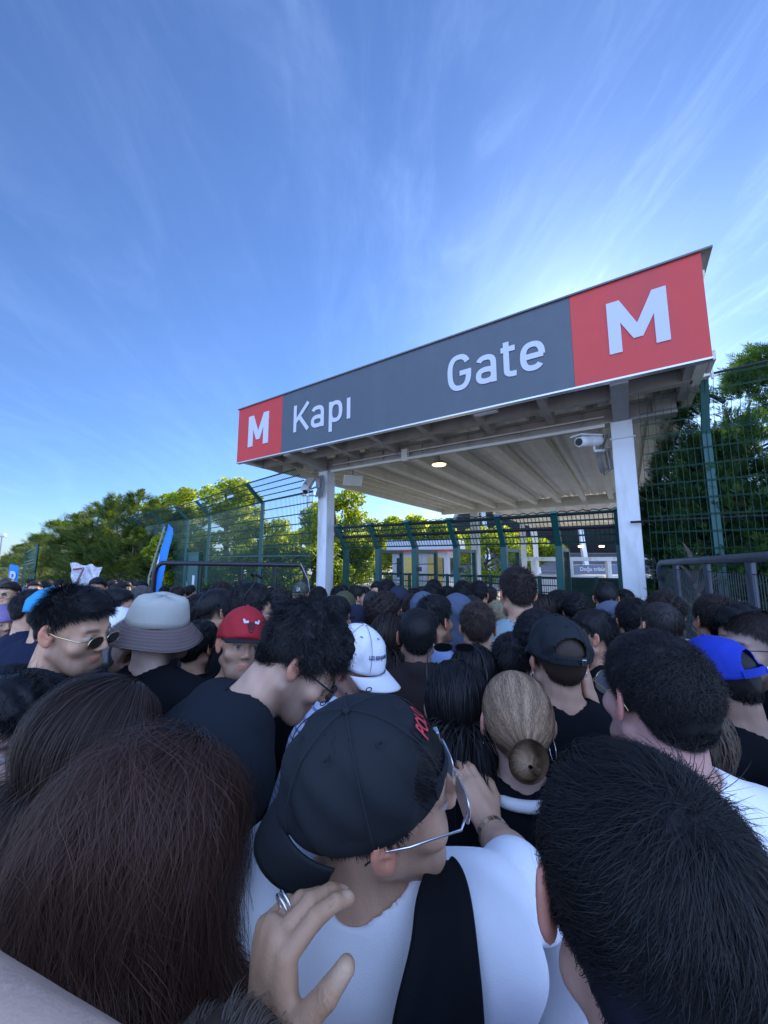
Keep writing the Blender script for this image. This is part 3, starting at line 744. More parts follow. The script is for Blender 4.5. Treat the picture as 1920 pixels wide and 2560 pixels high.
def sprays(C, D, length, nb, r, width=.10):
    """conifer sprays: at centre C heading D, nb narrow pointed leaflets in a drooping fan"""
    n = len(C); up = np.array([0, 0, 1.0])
    side = np.cross(D, up); side /= np.linalg.norm(side, axis=1, keepdims=True) + 1e-9
    nrm = np.cross(side, D)
    tw = r.uniform(-.9, .9, (n, 1)); side = side * np.cos(tw) + nrm * np.sin(tw)
    L_ = length * r.uniform(.6, 1.3, (n, 1))
    Vs = []; 
    for b in range(nb):
        t = (b // 2 + .3) / (nb / 2); sgn = 1 if b % 2 else -1
        ang = .75 - .35 * t; base = C + D * L_ * t * .8 - up * (L_ * t * t * .18)
        d = D * math.cos(ang) + side * sgn * math.sin(ang) - up * .12
        l = L_ * (.55 * (1 - t * .55)) * r.uniform(.7, 1.2, (n, 1)); tip = base + d * l
        mid = base + d * l * .45; wv = np.cross(d, nrm); wv /= np.linalg.norm(wv, axis=1, keepdims=True) + 1e-9
        wv = wv * l * width
        Vs.append(np.stack([base, mid + wv, tip, mid - wv], 1))
    V = np.stack(Vs, 1)                       # n, nb, 4, 3
    V = V.reshape(-1, 3); return V, np.arange(len(V)).reshape(-1, 4)
def conifer_mass(root, P0, n, length, nb, r, cols, part='crown', width=.085, outward=None):
    C, D = P0(n); V, F = sprays(C, D, length, nb, r, width)
    cc = np.array(cols)[r.choice(len(cols), n)] * r.uniform(.7, 1.3, (n, 1))
    obj(part, V, F, m_spray, root, cols=np.repeat(cc, nb * 4, 0))
CON = ((.028, .062, .014), (.045, .085, .018), (.018, .042, .012), (.065, .095, .022))
def conifer(loc, H, Rw, lab, seed, n=2600, length=.42, nb=8, grp='conifers along the left fence', z0=.1, cols=CON, power=.8, name='conifer_tree'):
    r = np.random.default_rng(seed); root = tag(empty(name, (loc[0], loc[1], 0)), lab, 'tree', grp)
    MB().tube([(0,0,0),(.05,0,H*.5),(0,0,H*.95)], [.12,.07,.015], 8).build('trunk', m_bark, root, smooth=True)
    nlimb = 70; lz = r.uniform(0, 1, nlimb) ** .9; la = r.uniform(0, 6.283, nlimb); ll = r.uniform(.75, 1.12, nlimb)
    mb = MB()
    for i in range(0, nlimb, 2):
        z = z0 + (H - z0) * lz[i]; R0 = Rw * (1 - lz[i] ** 2.2) ** power * ll[i] * .8
        mb.tube([(0, 0, z), (math.cos(la[i])*R0*.5, math.sin(la[i])*R0*.5, z+.12), (math.cos(la[i])*R0, math.sin(la[i])*R0, z+.2)], [.03, .018, .006], 5)
    mb.build('limbs', m_bark, root)
    def P0(n):
        i = r.integers(0, nlimb, n); t = r.uniform(.35, 1, n) ** .6
        a = la[i] + r.normal(0, .20, n); f = np.clip(lz[i] + r.normal(0, .022, n), 0, .995)
        rr = Rw * np.maximum(.0, 1 - f ** 2.2) ** power * ll[i] * t
        z = z0 + (H - z0) * f + rr * .22 + r.normal(0, .05, n)
        C = np.stack([np.cos(a)*rr, np.sin(a)*rr, z], 1)
        D = np.stack([np.cos(a), np.sin(a), r.uniform(.05, .9, n) + f * .8], 1) + rand_dirs(n, r) * .35
        return C, D / np.linalg.norm(D, axis=1, keepdims=True)
    conifer_mass(root, P0, n, length, nb, r, cols); 
    # leader tip
    m_ = 50; C = np.zeros((m_, 3)); C[:, 2] = H - r.uniform(0, .7, m_); D = rand_dirs(m_, r) * .6 + np.array([0, 0, 1.0]); D /= np.linalg.norm(D, axis=1, keepdims=True)
    V, F = sprays(C, D, length*.7, 6, r); obj('leader', V, F, m_spray, root, cols=np.tile(np.array([cols[1]]), (len(V), 1)))
    return root

BL = ((.17,.25,.022), (.26,.32,.03), (.09,.16,.016), (.32,.33,.04))
def at(x, Y): return W(x, 1400, Y)[0], Y
for x, Y, yt, Rw, lab, sd in (
    (560, 17.0, 1185, 1.75, 'tall broadleaf tree rising above the cranked fence left of the canopy', 1),
    (655, 16.0, 1300, 1.5, 'lower broadleaf tree between the cranked posts and the left column', 2),
    (850, 15.0, 1232, 1.75, 'broadleaf tree behind the white left column', 3),
    (745, 21.0, 1330, 1.9, 'far broadleaf tree left of the white left column', 4),
    (1000, 24.0, 1292, 2.3, 'broadleaf tree above the booth beneath the roof edge', 5),
    (1075, 27.0, 1300, 2.3, 'far broadleaf tree showing between roof edge and booth roof', 6),
    (1215, 31.0, 1330, 3.4, 'bright yellow green tree right of the booth', 7),
    (1335, 33.0, 1352, 2.8, 'bright yellow green tree left of the grandstand', 8),
    (440, 24.0, 1222, 2.2, 'broadleaf tree top behind the conifers by the fence', 9),
    (905, 30.0, 1335, 3.2, 'distant tree seen through the entry lanes', 10),
    (460, 14.6, 1330, 1.5, 'yellow green bush behind the service door', 11)):
    X, _ = at(x, Y); H = W(x, yt, Y)[2]
    broad_tree((X, Y), H, Rw, lab, sd, nl=11000 if Y > 20 else 16000, leaf=.07 if Y < 20 else .11, cols=BL, z0=1.0 if Y < 20 else .6)
for x, Y, lab, sd in ((520, 14.2, 'low green bush behind the mesh fence right of the service door', 71), (600, 12.6, 'low green bush behind the middle of the black barrier', 72), (690, 11.4, 'low green bush left of the white left column', 73),
    (770, 10.6, 'low green bush right behind the left column', 74), (880, 14.5, 'low green bush seen through the first entry lane', 75)):
    X, _ = at(x, Y); broad_tree((X, Y), 2.35, 1.25, lab, sd, nl=5000, leaf=.06, cols=((.09,.15,.02), (.13,.18,.025), (.05,.09,.015)), z0=.3, grp='bushes behind the left fence')
for x, Y, yt, Rw, lab, sd in (
    (455, 16.2, 1290, 1.3, 'low dark conifer nearest the service door', 21),
    (385, 17.5, 1262, 1.5, 'dark conifer just left of the service door', 22),
    (335, 17.8, 1238, 1.35, 'tallest pointed conifer of the left hedge', 23),
    (285, 18.6, 1240, 1.4, 'pointed conifer second tallest in the left hedge', 24),
    (235, 19.5, 1268, 1.6, 'broad conifer in the middle of the left hedge', 25),
    (190, 21.0, 1290, 1.7, 'rounded conifer left of the hedge middle', 26),
    (145, 23.0, 1310, 1.8, 'rounded conifer near the far end of the hedge', 27),
    (105, 25.5, 1345, 1.8, 'low conifer at the far end of the hedge', 28),
    (62, 30.0, 1368, 1.6, 'smallest conifer past the green gate panel', 29),
    (330, 16.2, 1330, 1.3, 'dense low conifer before the tall pointed one', 30),
    (250, 18.0, 1345, 1.5, 'dense low conifer behind the wrapped poster', 31),
    (170, 20.5, 1350, 1.5, 'dense low conifer left of the wrapped poster', 32),
    (410, 15.6, 1335, 1.1, 'dense low conifer behind the blue banner', 33)):
    X, _ = at(x, Y); H = W(x, yt, Y)[2]
    conifer((X, Y), H, Rw, lab, sd, n=2600, length=.40, nb=8, cols=((.065,.115,.030), (.11,.16,.038), (.036,.07,.018), (.16,.20,.05)), power=.55)
# right hedge of cypress behind the tall fence
HC = ((.040,.100,.036), (.060,.13,.042), (.025,.065,.028), (.085,.155,.045))
for s, c, H, Rw, n, lab, sd in (
    (7.35, 2.0, 2.95, .62, 3000, 'low cypress just right of the right column with branches through the fence', 41),
    (7.60, 1.75, 3.55, .62, 3200, 'slim cypress hugging the right column', 48),
    (7.95, 1.65, 4.1, .80, 4600, 'dense cypress between the first two posts of the right fence', 42),
    (8.75, 1.75, 4.55, .98, 5200, 'tall cypress behind the tall dark post of the right fence', 43),
    (9.75, 1.8, 5.0, 1.15, 5200, 'tallest cypress by the right edge with a feathery leader', 44),
    (11.2, 1.9, 4.9, 1.3, 4200, 'outermost cypress at the right edge', 46),
    (8.4, 3.3, 3.7, 1.2, 2800, 'rear cypress in the right hedge', 45),
    (10.4, 3.4, 4.3, 1.4, 2800, 'second rear cypress in the right hedge', 47)):
    Rw *= 1.12
    x, y, _ = CL(s, c)
    conifer((x, y), H, Rw, lab, sd, n=int(n*1.7), length=.17, nb=12, grp='cypresses behind the right fence', cols=HC, power=.24, name='cypress_tree')
# low branches in front of the column base
x, y, _ = CL(7.35, .75)
conifer((x, y), 1.95, .42, 'small ragged cypress shoot at the foot of the right column', 50, n=520, length=.17, nb=12, grp='cypresses behind the right fence', cols=((.04,.10,.025),(.03,.07,.02)), power=.4, name='cypress_tree')
# far tree lines
for x, Y, w_, h, lab, sd in ((10, 120, 16, 3.0, 'far dark treeline at the left horizon', 60), (48, 95, 8, 3.4, 'far clump of trees beside the blue sign', 61)):
    r = np.random.default_rng(sd); X, _ = at(x, Y); root = tag(empty('distant_tree', (X, Y, 0)), lab, 'tree')
    MB().tube([(0,0,0),(0,0,h*.7)], [.3,.1], 8).build('trunk', m_bark, root)
    n = 2500; P = r.normal(size=(n, 3)) * np.array([w_/3, 2, .5]); P[:, 2] = np.abs(P[:, 2]) * .9 + r.uniform(0, h*.55, n); P[:, 2] = np.clip(P[:, 2], 0, h)
    V, F = leaf_quads(P, .5, r); cc = np.array([(.05,.08,.03)]) * r.uniform(.6, 1.4, (n, 1)); obj('crown', V, F, m_leaf, root, cols=np.repeat(cc, 4, 0))
# ================================================================== PEOPLE: implicit surfaces
f32 = np.float32
def axis(lo, hi, step, fines):
    """coordinates from lo to hi with coarse step, refined inside [(a, b, s)]"""
    xs = [lo]; x = lo
    while x < hi:
        s = step
        for a, b, fs in fines:
            if a - fs <= x <= b: s = min(s, fs)
            elif x < a: s = min(s, max(fs, (a - x) * .6))
        x += s; xs.append(x)
    return np.array(xs, dtype=f32)
class Field:
    def __init__(s, X, Y, Z):
        s.X, s.Y, s.Z = X, Y, Z; s.v = np.full((len(X), len(Y), len(Z)), .3, dtype=f32)
    def sl(s, lo, hi):
        r = []
        for A, a, b in zip((s.X, s.Y, s.Z), lo, hi):
            i = np.searchsorted(A, a); j = np.searchsorted(A, b); r.append((max(0, i - 1), min(len(A), j + 1)))
        return r
    def apply(s, fn, lo, hi, k, mode):
        r = s.sl(lo, hi)
        if any(b - a < 1 for a, b in r): return
        (a0, a1), (b0, b1), (c0, c1) = r
        x = s.X[a0:a1, None, None]; y = s.Y[None, b0:b1, None]; z = s.Z[None, None, c0:c1]
        d = fn(x, y, z); v = s.v[a0:a1, b0:b1, c0:c1]
        if mode == 'u':
            if k > 0: h = np.maximum(k - np.abs(v - d), 0) / k; s.v[a0:a1, b0:b1, c0:c1] = np.minimum(v, d) - h * h * k * .25
            else: s.v[a0:a1, b0:b1, c0:c1] = np.minimum(v, d)
        else:
            d = -d
            if k > 0: h = np.maximum(k - np.abs(v - d), 0) / k; s.v[a0:a1, b0:b1, c0:c1] = np.maximum(v, d) + h * h * k * .25
            else: s.v[a0:a1, b0:b1, c0:c1] = np.maximum(v, d)
    def ell(s, c, r, R=None, k=.02, mode='u'):
        c = np.asarray(c, float); r = np.asarray(r, float); m = r.max() + .05 + k
        def fn(x, y, z):
            dx, dy, dz = x - c[0], y - c[1], z - c[2]
            if R is not None:
                dx, dy, dz = (R[0][0]*dx + R[1][0]*dy + R[2][0]*dz, R[0][1]*dx + R[1][1]*dy + R[2][1]*dz, R[0][2]*dx + R[1][2]*dy + R[2][2]*dz)
            k0 = np.sqrt((dx/r[0])**2 + (dy/r[1])**2 + (dz/r[2])**2); k1 = np.sqrt((dx/r[0]**2)**2 + (dy/r[1]**2)**2 + (dz/r[2]**2)**2) + 1e-6
            return (k0 * (k0 - 1) / k1).astype(f32)
        s.apply(fn, c - m, c + m, k, mode); return s
    def cap(s, a, b, ra, rb=None, k=.02, mode='u'):
        a = np.asarray(a, float); b = np.asarray(b, float); rb = ra if rb is None else rb; m = max(ra, rb) + .05 + k
        ab = b - a; L2 = (ab * ab).sum() + 1e-9
        def fn(x, y, z):
            t = np.clip(((x-a[0])*ab[0] + (y-a[1])*ab[1] + (z-a[2])*ab[2]) / L2, 0, 1)
            return (np.sqrt((x-a[0]-ab[0]*t)**2 + (y-a[1]-ab[1]*t)**2 + (z-a[2]-ab[2]*t)**2) - (ra + (rb - ra) * t)).astype(f32)
        s.apply(fn, np.minimum(a, b) - m, np.maximum(a, b) + m, k, mode); return s
    def full(s, fn):
        s.v = fn(s.v, s.X[:, None, None], s.Y[None, :, None], s.Z[None, None, :]).astype(f32); return s
    def mesh(s):
        v = s.v; X, Y, Z = s.X, s.Y, s.Z
        ins = v < 0
        nx, ny, nz = v.shape
        cnt = np.zeros((nx-1, ny-1, nz-1), np.uint8)
        for i in (0, 1):
            for j in (0, 1):
                for k in (0, 1): cnt += ins[i:nx-1+i, j:ny-1+j, k:nz-1+k]
        act = (cnt > 0) & (cnt < 8); I, J, K = np.nonzero(act); n = len(I)
        idx = np.full(act.shape, -1, np.int32); idx[I, J, K] = np.arange(n)
        acc = np.zeros((n, 3)); num = np.zeros(n)
        C = [(0,0,0),(1,0,0),(0,1,0),(1,1,0),(0,0,1),(1,0,1),(0,1,1),(1,1,1)]
        for a, b in ((0,1),(2,3),(4,5),(6,7),(0,2),(1,3),(4,6),(5,7),(0,4),(1,5),(2,6),(3,7)):
            ca, cb = C[a], C[b]
            va = v[I+ca[0], J+ca[1], K+ca[2]]; vb = v[I+cb[0], J+cb[1], K+cb[2]]
            m = (va < 0) != (vb < 0); t = np.where(m, va / (va - vb + 1e-12), 0)
            pa = np.stack([X[I+ca[0]], Y[J+ca[1]], Z[K+ca[2]]], 1); pb = np.stack([X[I+cb[0]], Y[J+cb[1]], Z[K+cb[2]]], 1)
            acc += np.where(m[:, None], pa + (pb - pa) * t[:, None], 0); num += m
        V = acc / num[:, None]; Fs = []
        for ax in range(3):
            sl0 = [slice(1, -1)] * 3; sl1 = [slice(1, -1)] * 3
            sl0[ax] = slice(0, -1); sl1[ax] = slice(1, None)
            a = ins[tuple(sl0)]; b = ins[tuple(sl1)]
            I, J, K = np.nonzero(a != b); fl = a[I, J, K]
            g = [I, J, K]; o1, o2 = [(1, 2), (2, 0), (0, 1)][ax]
            base = [g[0].copy(), g[1].copy(), g[2].copy()]
            for o in range(3):
                if o != ax: base[o] = base[o] + 1
            def at_(d1, d2):
                q = [base[0].copy(), base[1].copy(), base[2].copy()]; q[o1] = q[o1] - d1; q[o2] = q[o2] - d2
                return idx[q[0], q[1], q[2]]
            Q = np.stack([at_(1, 1), at_(0, 1), at_(0, 0), at_(1, 0)], 1)
            Q[~fl] = Q[~fl][:, ::-1]; Fs.append(Q)
        F = np.concatenate(Fs); F = F[(F >= 0).all(1)]
        return V, F

def rotm(yaw=0, pitch=0, roll=0):
    """yaw right, pitch up, roll right ear down (degrees); columns right, forward, up"""
    return np.array((Matrix.Rotation(R_(-yaw), 3, 'Z') @ Matrix.Rotation(R_(pitch), 3, 'X') @ Matrix.Rotation(R_(roll), 3, 'Y')))

HL_A = np.array([0, 40, 62, 78, 86, 100, 112, 135, 180.]); HL_Z = np.array([.070, .062, .045, .018, -.012, -.008, .004, -.038, -.055])
def hairline(x, y):
    a = np.degrees(np.arctan2(np.abs(x), y + .012)); return np.interp(a, HL_A, HL_Z)
def snoise(P, f, seed=0):
    r = np.random.default_rng(seed); o = 0
    for i in range(5):
        k = r.normal(size=3) * f * (1 + .35 * i); o = o + np.sin(P[..., 0]*k[0] + P[..., 1]*k[1] + P[..., 2]*k[2] + r.uniform(0, 6.28)) / (1 + .3 * i)
    return o * .4

def S_(d, e): return 1 / (1 + np.exp(np.clip(d / e, -30, 30)))
def mixc_(col, m, c, a):
    w_ = (np.clip(m, 0, 1) * a)[:, None]; col[:] = col * (1 - w_) + np.array(c) * w_
class Person:
    """rig: everything in the person's own frame, facing +Y, feet on z = 0"""
    def __init__(s, zh=1.635, yaw=0, pitch=0, roll=0, lean=0, side=0, arms=None, build=1.0, fem=False, turn=0):
        s.armr = 1.0; s.nails = []; s.extra = []; s.R = rotm(yaw, pitch, roll); s.T = rotm(0, -lean, side); s.b = build; s.fem = fem
        th = rotm(yaw*.3, -lean*.5 + pitch*.3, side*.5 + roll*.3)
        up = s.T @ np.array([0, 0, .53]); nk = th @ np.array([0, .012, .088]) + s.R @ np.array([0, .012, .077])
        s.zp = zh - up[2] - nk[2]; s.pel = np.array([0, 0, s.zp]); s.nb = s.pel + up; s.hc = s.nb + nk
        s.arms = arms or {}; s.neck_top = s.nb + th @ np.array([0, .012, .088])
    def t(s, x, y, z):
        """torso-frame point, z measured above the pelvis"""
        return s.pel + s.T @ np.array([x * s.b, y, z])
    def h(s, x, y, z): return s.hc + s.R @ np.array([x, y, z])
    def arm(s, sd):
        sh = s.t(.178*sd, -.012, .475)
        a = s.arms.get(sd)
        if a is None: return sh, s.t(.225*sd, -.035, .20), s.t(.235*sd, .06, -.04), None
        el, wr = np.array(a['el'], float), np.array(a['wr'], float)
        if 'sh' in a: sh = np.array(a['sh'], float)
        return sh, el, wr, a.get('hand')
    def torso(s, F, o=0.0, cut=None):
        b = s.b
        F.ell(s.t(0, .0, .36), (.162*b+o, .108+o, .20+o), s.T, .05)
        F.ell(s.t(0, .005, .13), (.140*b+o, .105+o, .21+o), s.T, .06)
        F.ell(s.t(0, -.005, -.03), (.155*b+o, .118+o, .13+o), s.T, .05)
        F.cap(s.t(-.14, -.01, .465), s.t(.14, -.01, .465), .062+o, k=.05)
        F.ell(s.t(0, -.045, .40), (.13*b+o, .065+o, .13+o), s.T, .05)
        for ea, eb, er in s.extra: F.cap(ea, eb, er + o, k=.05)
        for sd in (-1, 1):
            F.cap(s.nb + s.T @ np.array([.035*sd, -.012, .022]), s.t(.135*sd, -.012, .49), .040+o, .046+o, k=.035)
            if s.fem: F.ell(s.t(.07*sd, .085, .31), (.06+o, .055+o, .06+o), s.T, .03)
    def legs(s, F, o=0.0, zlo=0.0):
        for sd in (-1, 1):
            hip = s.pel + np.array([.085*sd, 0, -.05]); kn = np.array([.10*sd, .03, s.zp*.52]); an = np.array([.11*sd, -.02, .09])
            F.cap(hip, kn, .088+o, .058+o, k=.04); F.cap(kn, an, .058+o*1.3, .040+o*1.6, k=.02)
    def feet(s, F, o=0.0):
        for sd in (-1, 1): F.cap((.11*sd, -.03, .045+o*.2), (.125*sd, .14, .036), .040+o, .033+o, k=.02); F.cap((.11*sd, -.02, .09), (.11*sd, -.03, .05), .036+o, .036+o, k=.02)
    def hand(s, F, sd, el, wr, spec):
        """palm, five bent fingers; spec: dir (fingers), nrm (back of hand), curl"""
        spec = spec or {}
        d = np.array(spec.get('dir', (wr - el)), float); d /= np.linalg.norm(d)
        n = np.array(spec.get('nrm', (sd, 0, 0)), float); n -= d * n.dot(d); n /= np.linalg.norm(n)
        a = np.cross(d, n) * spec.get('thumb', sd)             # towards the thumb
        curl = spec.get('curl', .45); sc = spec.get('scale', 1.0)
        F.cap(wr, wr + d*.03*sc, .024*sc, .024*sc, k=.015)
        pc = wr + d * .055 * sc
        Rm = np.stack([a, d, n], 1)
        F.ell(pc, (.040*sc, .052*sc, .017*sc), Rm, .014)
        tips = []
        for i, (off, ln, r) in enumerate(((.028, .078, .0092), (.0095, .086, .0095), (-.009, .080, .009), (-.027, .063, .008))):
            p = wr + d*(.092 - .004*abs(i-1))*sc + a*off*sc; dd = d + a * (.06 * (1.3 - i)); dd /= np.linalg.norm(dd)
            cu = curl if not isinstance(curl, (list, tuple)) else curl[i]
            th = 0
            F.cap(p - d*.04*sc, p, .0105*sc, r*1.12*sc, k=.007)
            jt = spec.get('joints')
            for j, fr in enumerate((.45, .31, .24)):
                th += (jt[i][j] if jt else cu * (1.0 if j == 0 else 1.15)); q = p + (dd*math.cos(th) - n*math.sin(th)) * ln * fr * sc
                F.cap(p, q, (r*(1.08 - .08*j))*sc, (r*(1.0 - .08*j))*sc, k=.0015 if j == 0 else .0025); p = q
            tips.append(p); tn = n*math.cos(th) + dd*math.sin(th); td = dd*math.cos(th) - n*math.sin(th); s.nails.append((p - td*.003*sc + tn*r*.8*sc, td, tn, .0062*sc))
        tc = spec.get('tcurl', .5); p = wr + d*.022*sc + a*.022*sc
        t1 = p + (a*.75 + d*.65 - n*.25) * .040*sc; t2 = t1 + (a*(.55-tc*.3) + d*.8 - n*(.2+tc*.4)) * .034*sc; t3 = t2 + (a*(.35-tc*.5) + d*.9 - n*(.2+tc*.6)) * .026*sc
        if 'tdirs' in spec:
            t1 = p + np.array(spec['tdirs'][0])*.042*sc; t2 = t1 + np.array(spec['tdirs'][1])*.036*sc; t3 = t2 + np.array(spec['tdirs'][2])*.028*sc
        F.cap(p, t1, .016*sc, .0125*sc, k=.012); F.cap(t1, t2, .0125*sc, .0105*sc, k=.003); F.cap(t2, t3, .0108*sc, .009*sc, k=.003)
        td = (t3 - t2) / np.linalg.norm(t3 - t2); tn = np.array(spec.get('tnail', a*-.2 + n), float); tn = tn - td*tn.dot(td); tn /= np.linalg.norm(tn); s.nails.append((t3 - td*.003*sc + tn*.0075*sc, td, tn, .0082*sc))
        return tips
    def head(s, F, ears=True):
        R = s.R; h = s.h
        F.ell(h(0, -.012, .030), (.0745, .093, .086), R, .01)
        F.ell(h(0, .028, -.040), (.0565, .060, .076), R, .03)
        F.cap(h(-.03, .060, -.088), h(.03, .060, -.088), .022, k=.02)
        F.ell(h(0, .070, -.097), (.020, .018, .016), R, .014)
        for sd in (-1, 1):
            F.cap(h(.055*sd, -.0, -.055), h(.028*sd, .065, -.090), .016, .016, k=.02)
            F.ell(h(.045*sd, .060, -.028), (.022, .020, .022), R, .02)
            F.cap(h(.012*sd, .0795, .020), h(.042*sd, .068, .020), .0095, .007, k=.012)
            F.ell(h(.031*sd, .0905, -.001), (.0155, .014, .0105), R, .010, 'd')
            F.ell(h(.031*sd, .0715, -.001), (.0130, .0125, .0125), R, .002)
        F.cap(h(0, .0835, .014), h(0, .1045, -.026), .0065, .0095, k=.010)
        for sd in (-1, 1): F.ell(h(.011*sd, .094, -.032), (.0085, .011, .0075), R, .006)
        F.ell(h(0, .0835, -.060), (.022, .0095, .0052), R, .005); F.ell(h(0, .082, -.0690), (.019, .0100, .0060), R, .004)
        if ears:
            for sd in (-1, 1):
                E = R @ rotm(-24*sd, 8, 0)
                c = h(.0795*sd, -.010, -.002)
                F.ell(c, (.0075, .0185, .0315), E, .006)
                F.ell(c + E @ np.array([.0065*sd, .002, .004]), (.0058, .0115, .0205), E, .002, 'd')
                F.ell(c + E @ np.array([.001*sd, .004, -.026]), (.006, .010, .009), E, .004)
                F.cap(c + E @ np.array([.003*sd, -.008, .008]), c + E @ np.array([.003*sd, .006, -.006]), .0028, k=.002)
        nt = s.neck_top
        F.cap(s.nb + s.T @ np.array([0, -.012, -.03]), nt + s.R @ np.array([0, -.018, .015]), .058 if not s.fem else .050, .052 if not s.fem else .046, k=.022)
    def axes(s, step, hstep, hands=(), zmin=-.01, mn=None):
        hc = s.hc
        pts = [s.hc, s.nb, s.pel, np.array([.3, .22, 0]), np.array([-.3, -.16, 0])]
        for sd in (-1, 1): pts += list(s.arm(sd)[:3])
        pts = np.array(pts); lo = pts.min(0) - .13; hi = pts.max(0) + .14; lo[2] = zmin
        for sd in hands:
            wr = s.arm(sd)[2]; lo = np.minimum(lo, wr - .20); hi = np.maximum(hi, wr + .20); lo[2] = zmin
        fi = [[(hc[i] - .115 - (i == 2)*.03, hc[i] + .13, hstep)] for i in range(3)]
        for sd in hands:
            wr = s.arm(sd)[2]; sp = s.arm(sd)[3] or {}
            c = wr + np.array(sp.get('dir', (0, 0, 0)), float) * .08
            for i in range(3): fi[i].append((c[i] - .105, c[i] + .105, sp.get('fine', .0042)))
        return [axis(lo[i], hi[i], step, fi[i]) for i in range(3)]
    def to_head(s, V): return (V - s.hc) @ s.R
    def body(s, step=.022, hstep=.0055, hands=(), fat=0, skin=(.66, .37, .235), beard=.0, hair=(.016, .013, .012), buzz=1.0, bald=None):
        F = Field(*s.axes(step, hstep, hands)); s.torso(F); s.legs(F); s.feet(F)
        for sd in (-1, 1):
            sh, el, wr, sp = s.arm(sd)
            F.cap(sh, el, .050 if not s.fem else .042, .038 if not s.fem else .033, k=.03); F.cap(el, el + (wr-el)*.3, .038 if not s.fem else .033, .040 if not s.fem else .034, k=.012)
            F.cap(el + (wr-el)*.3, wr, .040 if not s.fem else .034, .026 if not s.fem else .023, k=.012)
            if sd in hands or step < .013: s.hand(F, sd, el, wr, sp)
            else:
                s.hand(F, sd, el, wr, sp)
        s.head(F); V, Q = F.mesh()
        # ---- real pigment: lips, brows, eyes, beard, scalp under the hair
        H = s.to_head(V); x, y, z = H.T; ax_ = np.abs(x)
        col = np.tile(np.array(skin, float), (len(V), 1)) * (1 + .10 * snoise(H, 60, 3))[:, None]
        near = (np.abs(H) < .14).all(1)
        def mixc(m, c, a): 
            w_ = (np.clip(m, 0, 1) * a)[:, None]; col[:] = col * (1 - w_) + np.array(c) * w_
        S = lambda d, e: 1 / (1 + np.exp(np.clip(d / e, -30, 30)))     # 1 inside
        for c_, td, tn, rr in s.nails:
            dv = V - c_; u_ = dv @ td; w_n = dv @ tn; sv = dv @ np.cross(td, tn)
            e = np.sqrt((u_/(rr*1.25))**2 + (sv/rr)**2)
            mixc_(col, S_(e - 1, .10) * (w_n > -.004) * (np.abs(w_n) < .006), (min(1, skin[0]*1.25), skin[1]*1.45, skin[2]*1.6), .85); V[:] -= tn * (np.exp(-((e - 1)/.16)**2) * (np.abs(w_n) < .006) * .0007)[:, None]
            for kk in (-.021, -.024, -.0185):     # joint creases
                col *= (1 - .28 * np.exp(-(((u_ - kk)/.0007)**2)) * (np.abs(sv) < rr*1.2) * (np.abs(w_n) < .007))[:, None]
        ear = near & (ax_ > .074) & (y < .02) & (np.abs(z) < .048); col[ear] *= np.array([1.18, .86, .82])
        mixc(near * (y > .07) * S(np.abs(z + .064) - .009, .0015) * S(ax_ - .022, .002), (skin[0]*.95, skin[1]*.55, skin[2]*.6), .7)
        mixc(near * (y > .055) * S(np.abs(z - .023 + ax_*.06) - .0048, .0012) * S(np.abs(ax_ - .031) - .016, .002), hair, .85)
        er = np.sqrt(((ax_ - .031) / .0125)**2 + ((z + .001) / .0058)**2)
        mixc(near * (y > .07) * S(er - 1, .08), (.55, .52, .50), .9); mixc(near * (y > .07) * S(np.sqrt((ax_-.031)**2 + (z+.001)**2) - .0052, .0007), (.02, .012, .01), 1)
        mixc(near * (y > .06) * S(np.abs(z - .0055) - .0014, .0007) * S(np.abs(ax_-.031) - .014, .001), (.03, .02, .02), .8)
        if beard:
            jaw = near * S(z + .040 - np.clip((.045 - y), 0, .05)*.75, .011) * S(-(y + .005), .008) * (1 - S(np.sqrt((x/.025)**2 + ((z+.064)/.012)**2) - 1, .1) * .9)
            jaw = jaw * S(-(z + .145), .006)
            mixc(jaw, np.array(hair) * 1.2 + .012, beard)
        zb = z - hairline(x, y); scal = near * S(-(zb + .004), .005) * (ax_ < .0785)
        if bald is not None: scal = scal * (1 - S(np.sqrt((x/bald[2])**2 + ((y-bald[0])/bald[3])**2 + ((z-bald[1])/.06)**2) - 1, .18) * bald[4])
        mixc(scal, np.array(hair) * 1.3 + .01, buzz)
        return V, Q, col
    def clothes(s, off=.012, sleeve='short', neck=.070, step=.017, fine=.0085, wr_amp=.0065, seed=0, drop=.0, hood=False, z0=None, collar=False):
        """closed garment volume over torso and arms with a neck hole"""
        a = s.axes(step, .012); nb = s.nb
        lo = [x[0] - .02 for x in a]; hi = [x[-1] + .02 for x in a]; lo[2] = s.zp - .16 if z0 is None else z0; hi[2] = max(nb[2] + .10, max(s.arm(sd)[i][2] for sd in (-1, 1) for i in (0, 1, 2)) + .10)
        fi = [[(nb[i] - .12, nb[i] + .12, fine)] for i in range(3)]
        F = Field(*[axis(lo[i], hi[i], step, fi[i]) for i in range(3)])
        s.torso(F, off)
        for sd in (-1, 1):
            sh, el, wr, sp = s.arm(sd)
            if sleeve == 'none': continue
            e1 = sh + (el - sh) * (.82 if sleeve == 'short' else 1.0)
            F.cap(sh, e1, (.056 + off*.9)*s.armr, (.050 + off*1.3)*s.armr, k=.035)
            if sleeve == 'short': F.cap(e1, e1 + (e1 - sh) * .04, .050 + off*1.3, .051 + off*1.3, k=.004)
            else: F.cap(el, wr + (el - wr) * .04, .043 + off*1.1, .031 + off, k=.02)
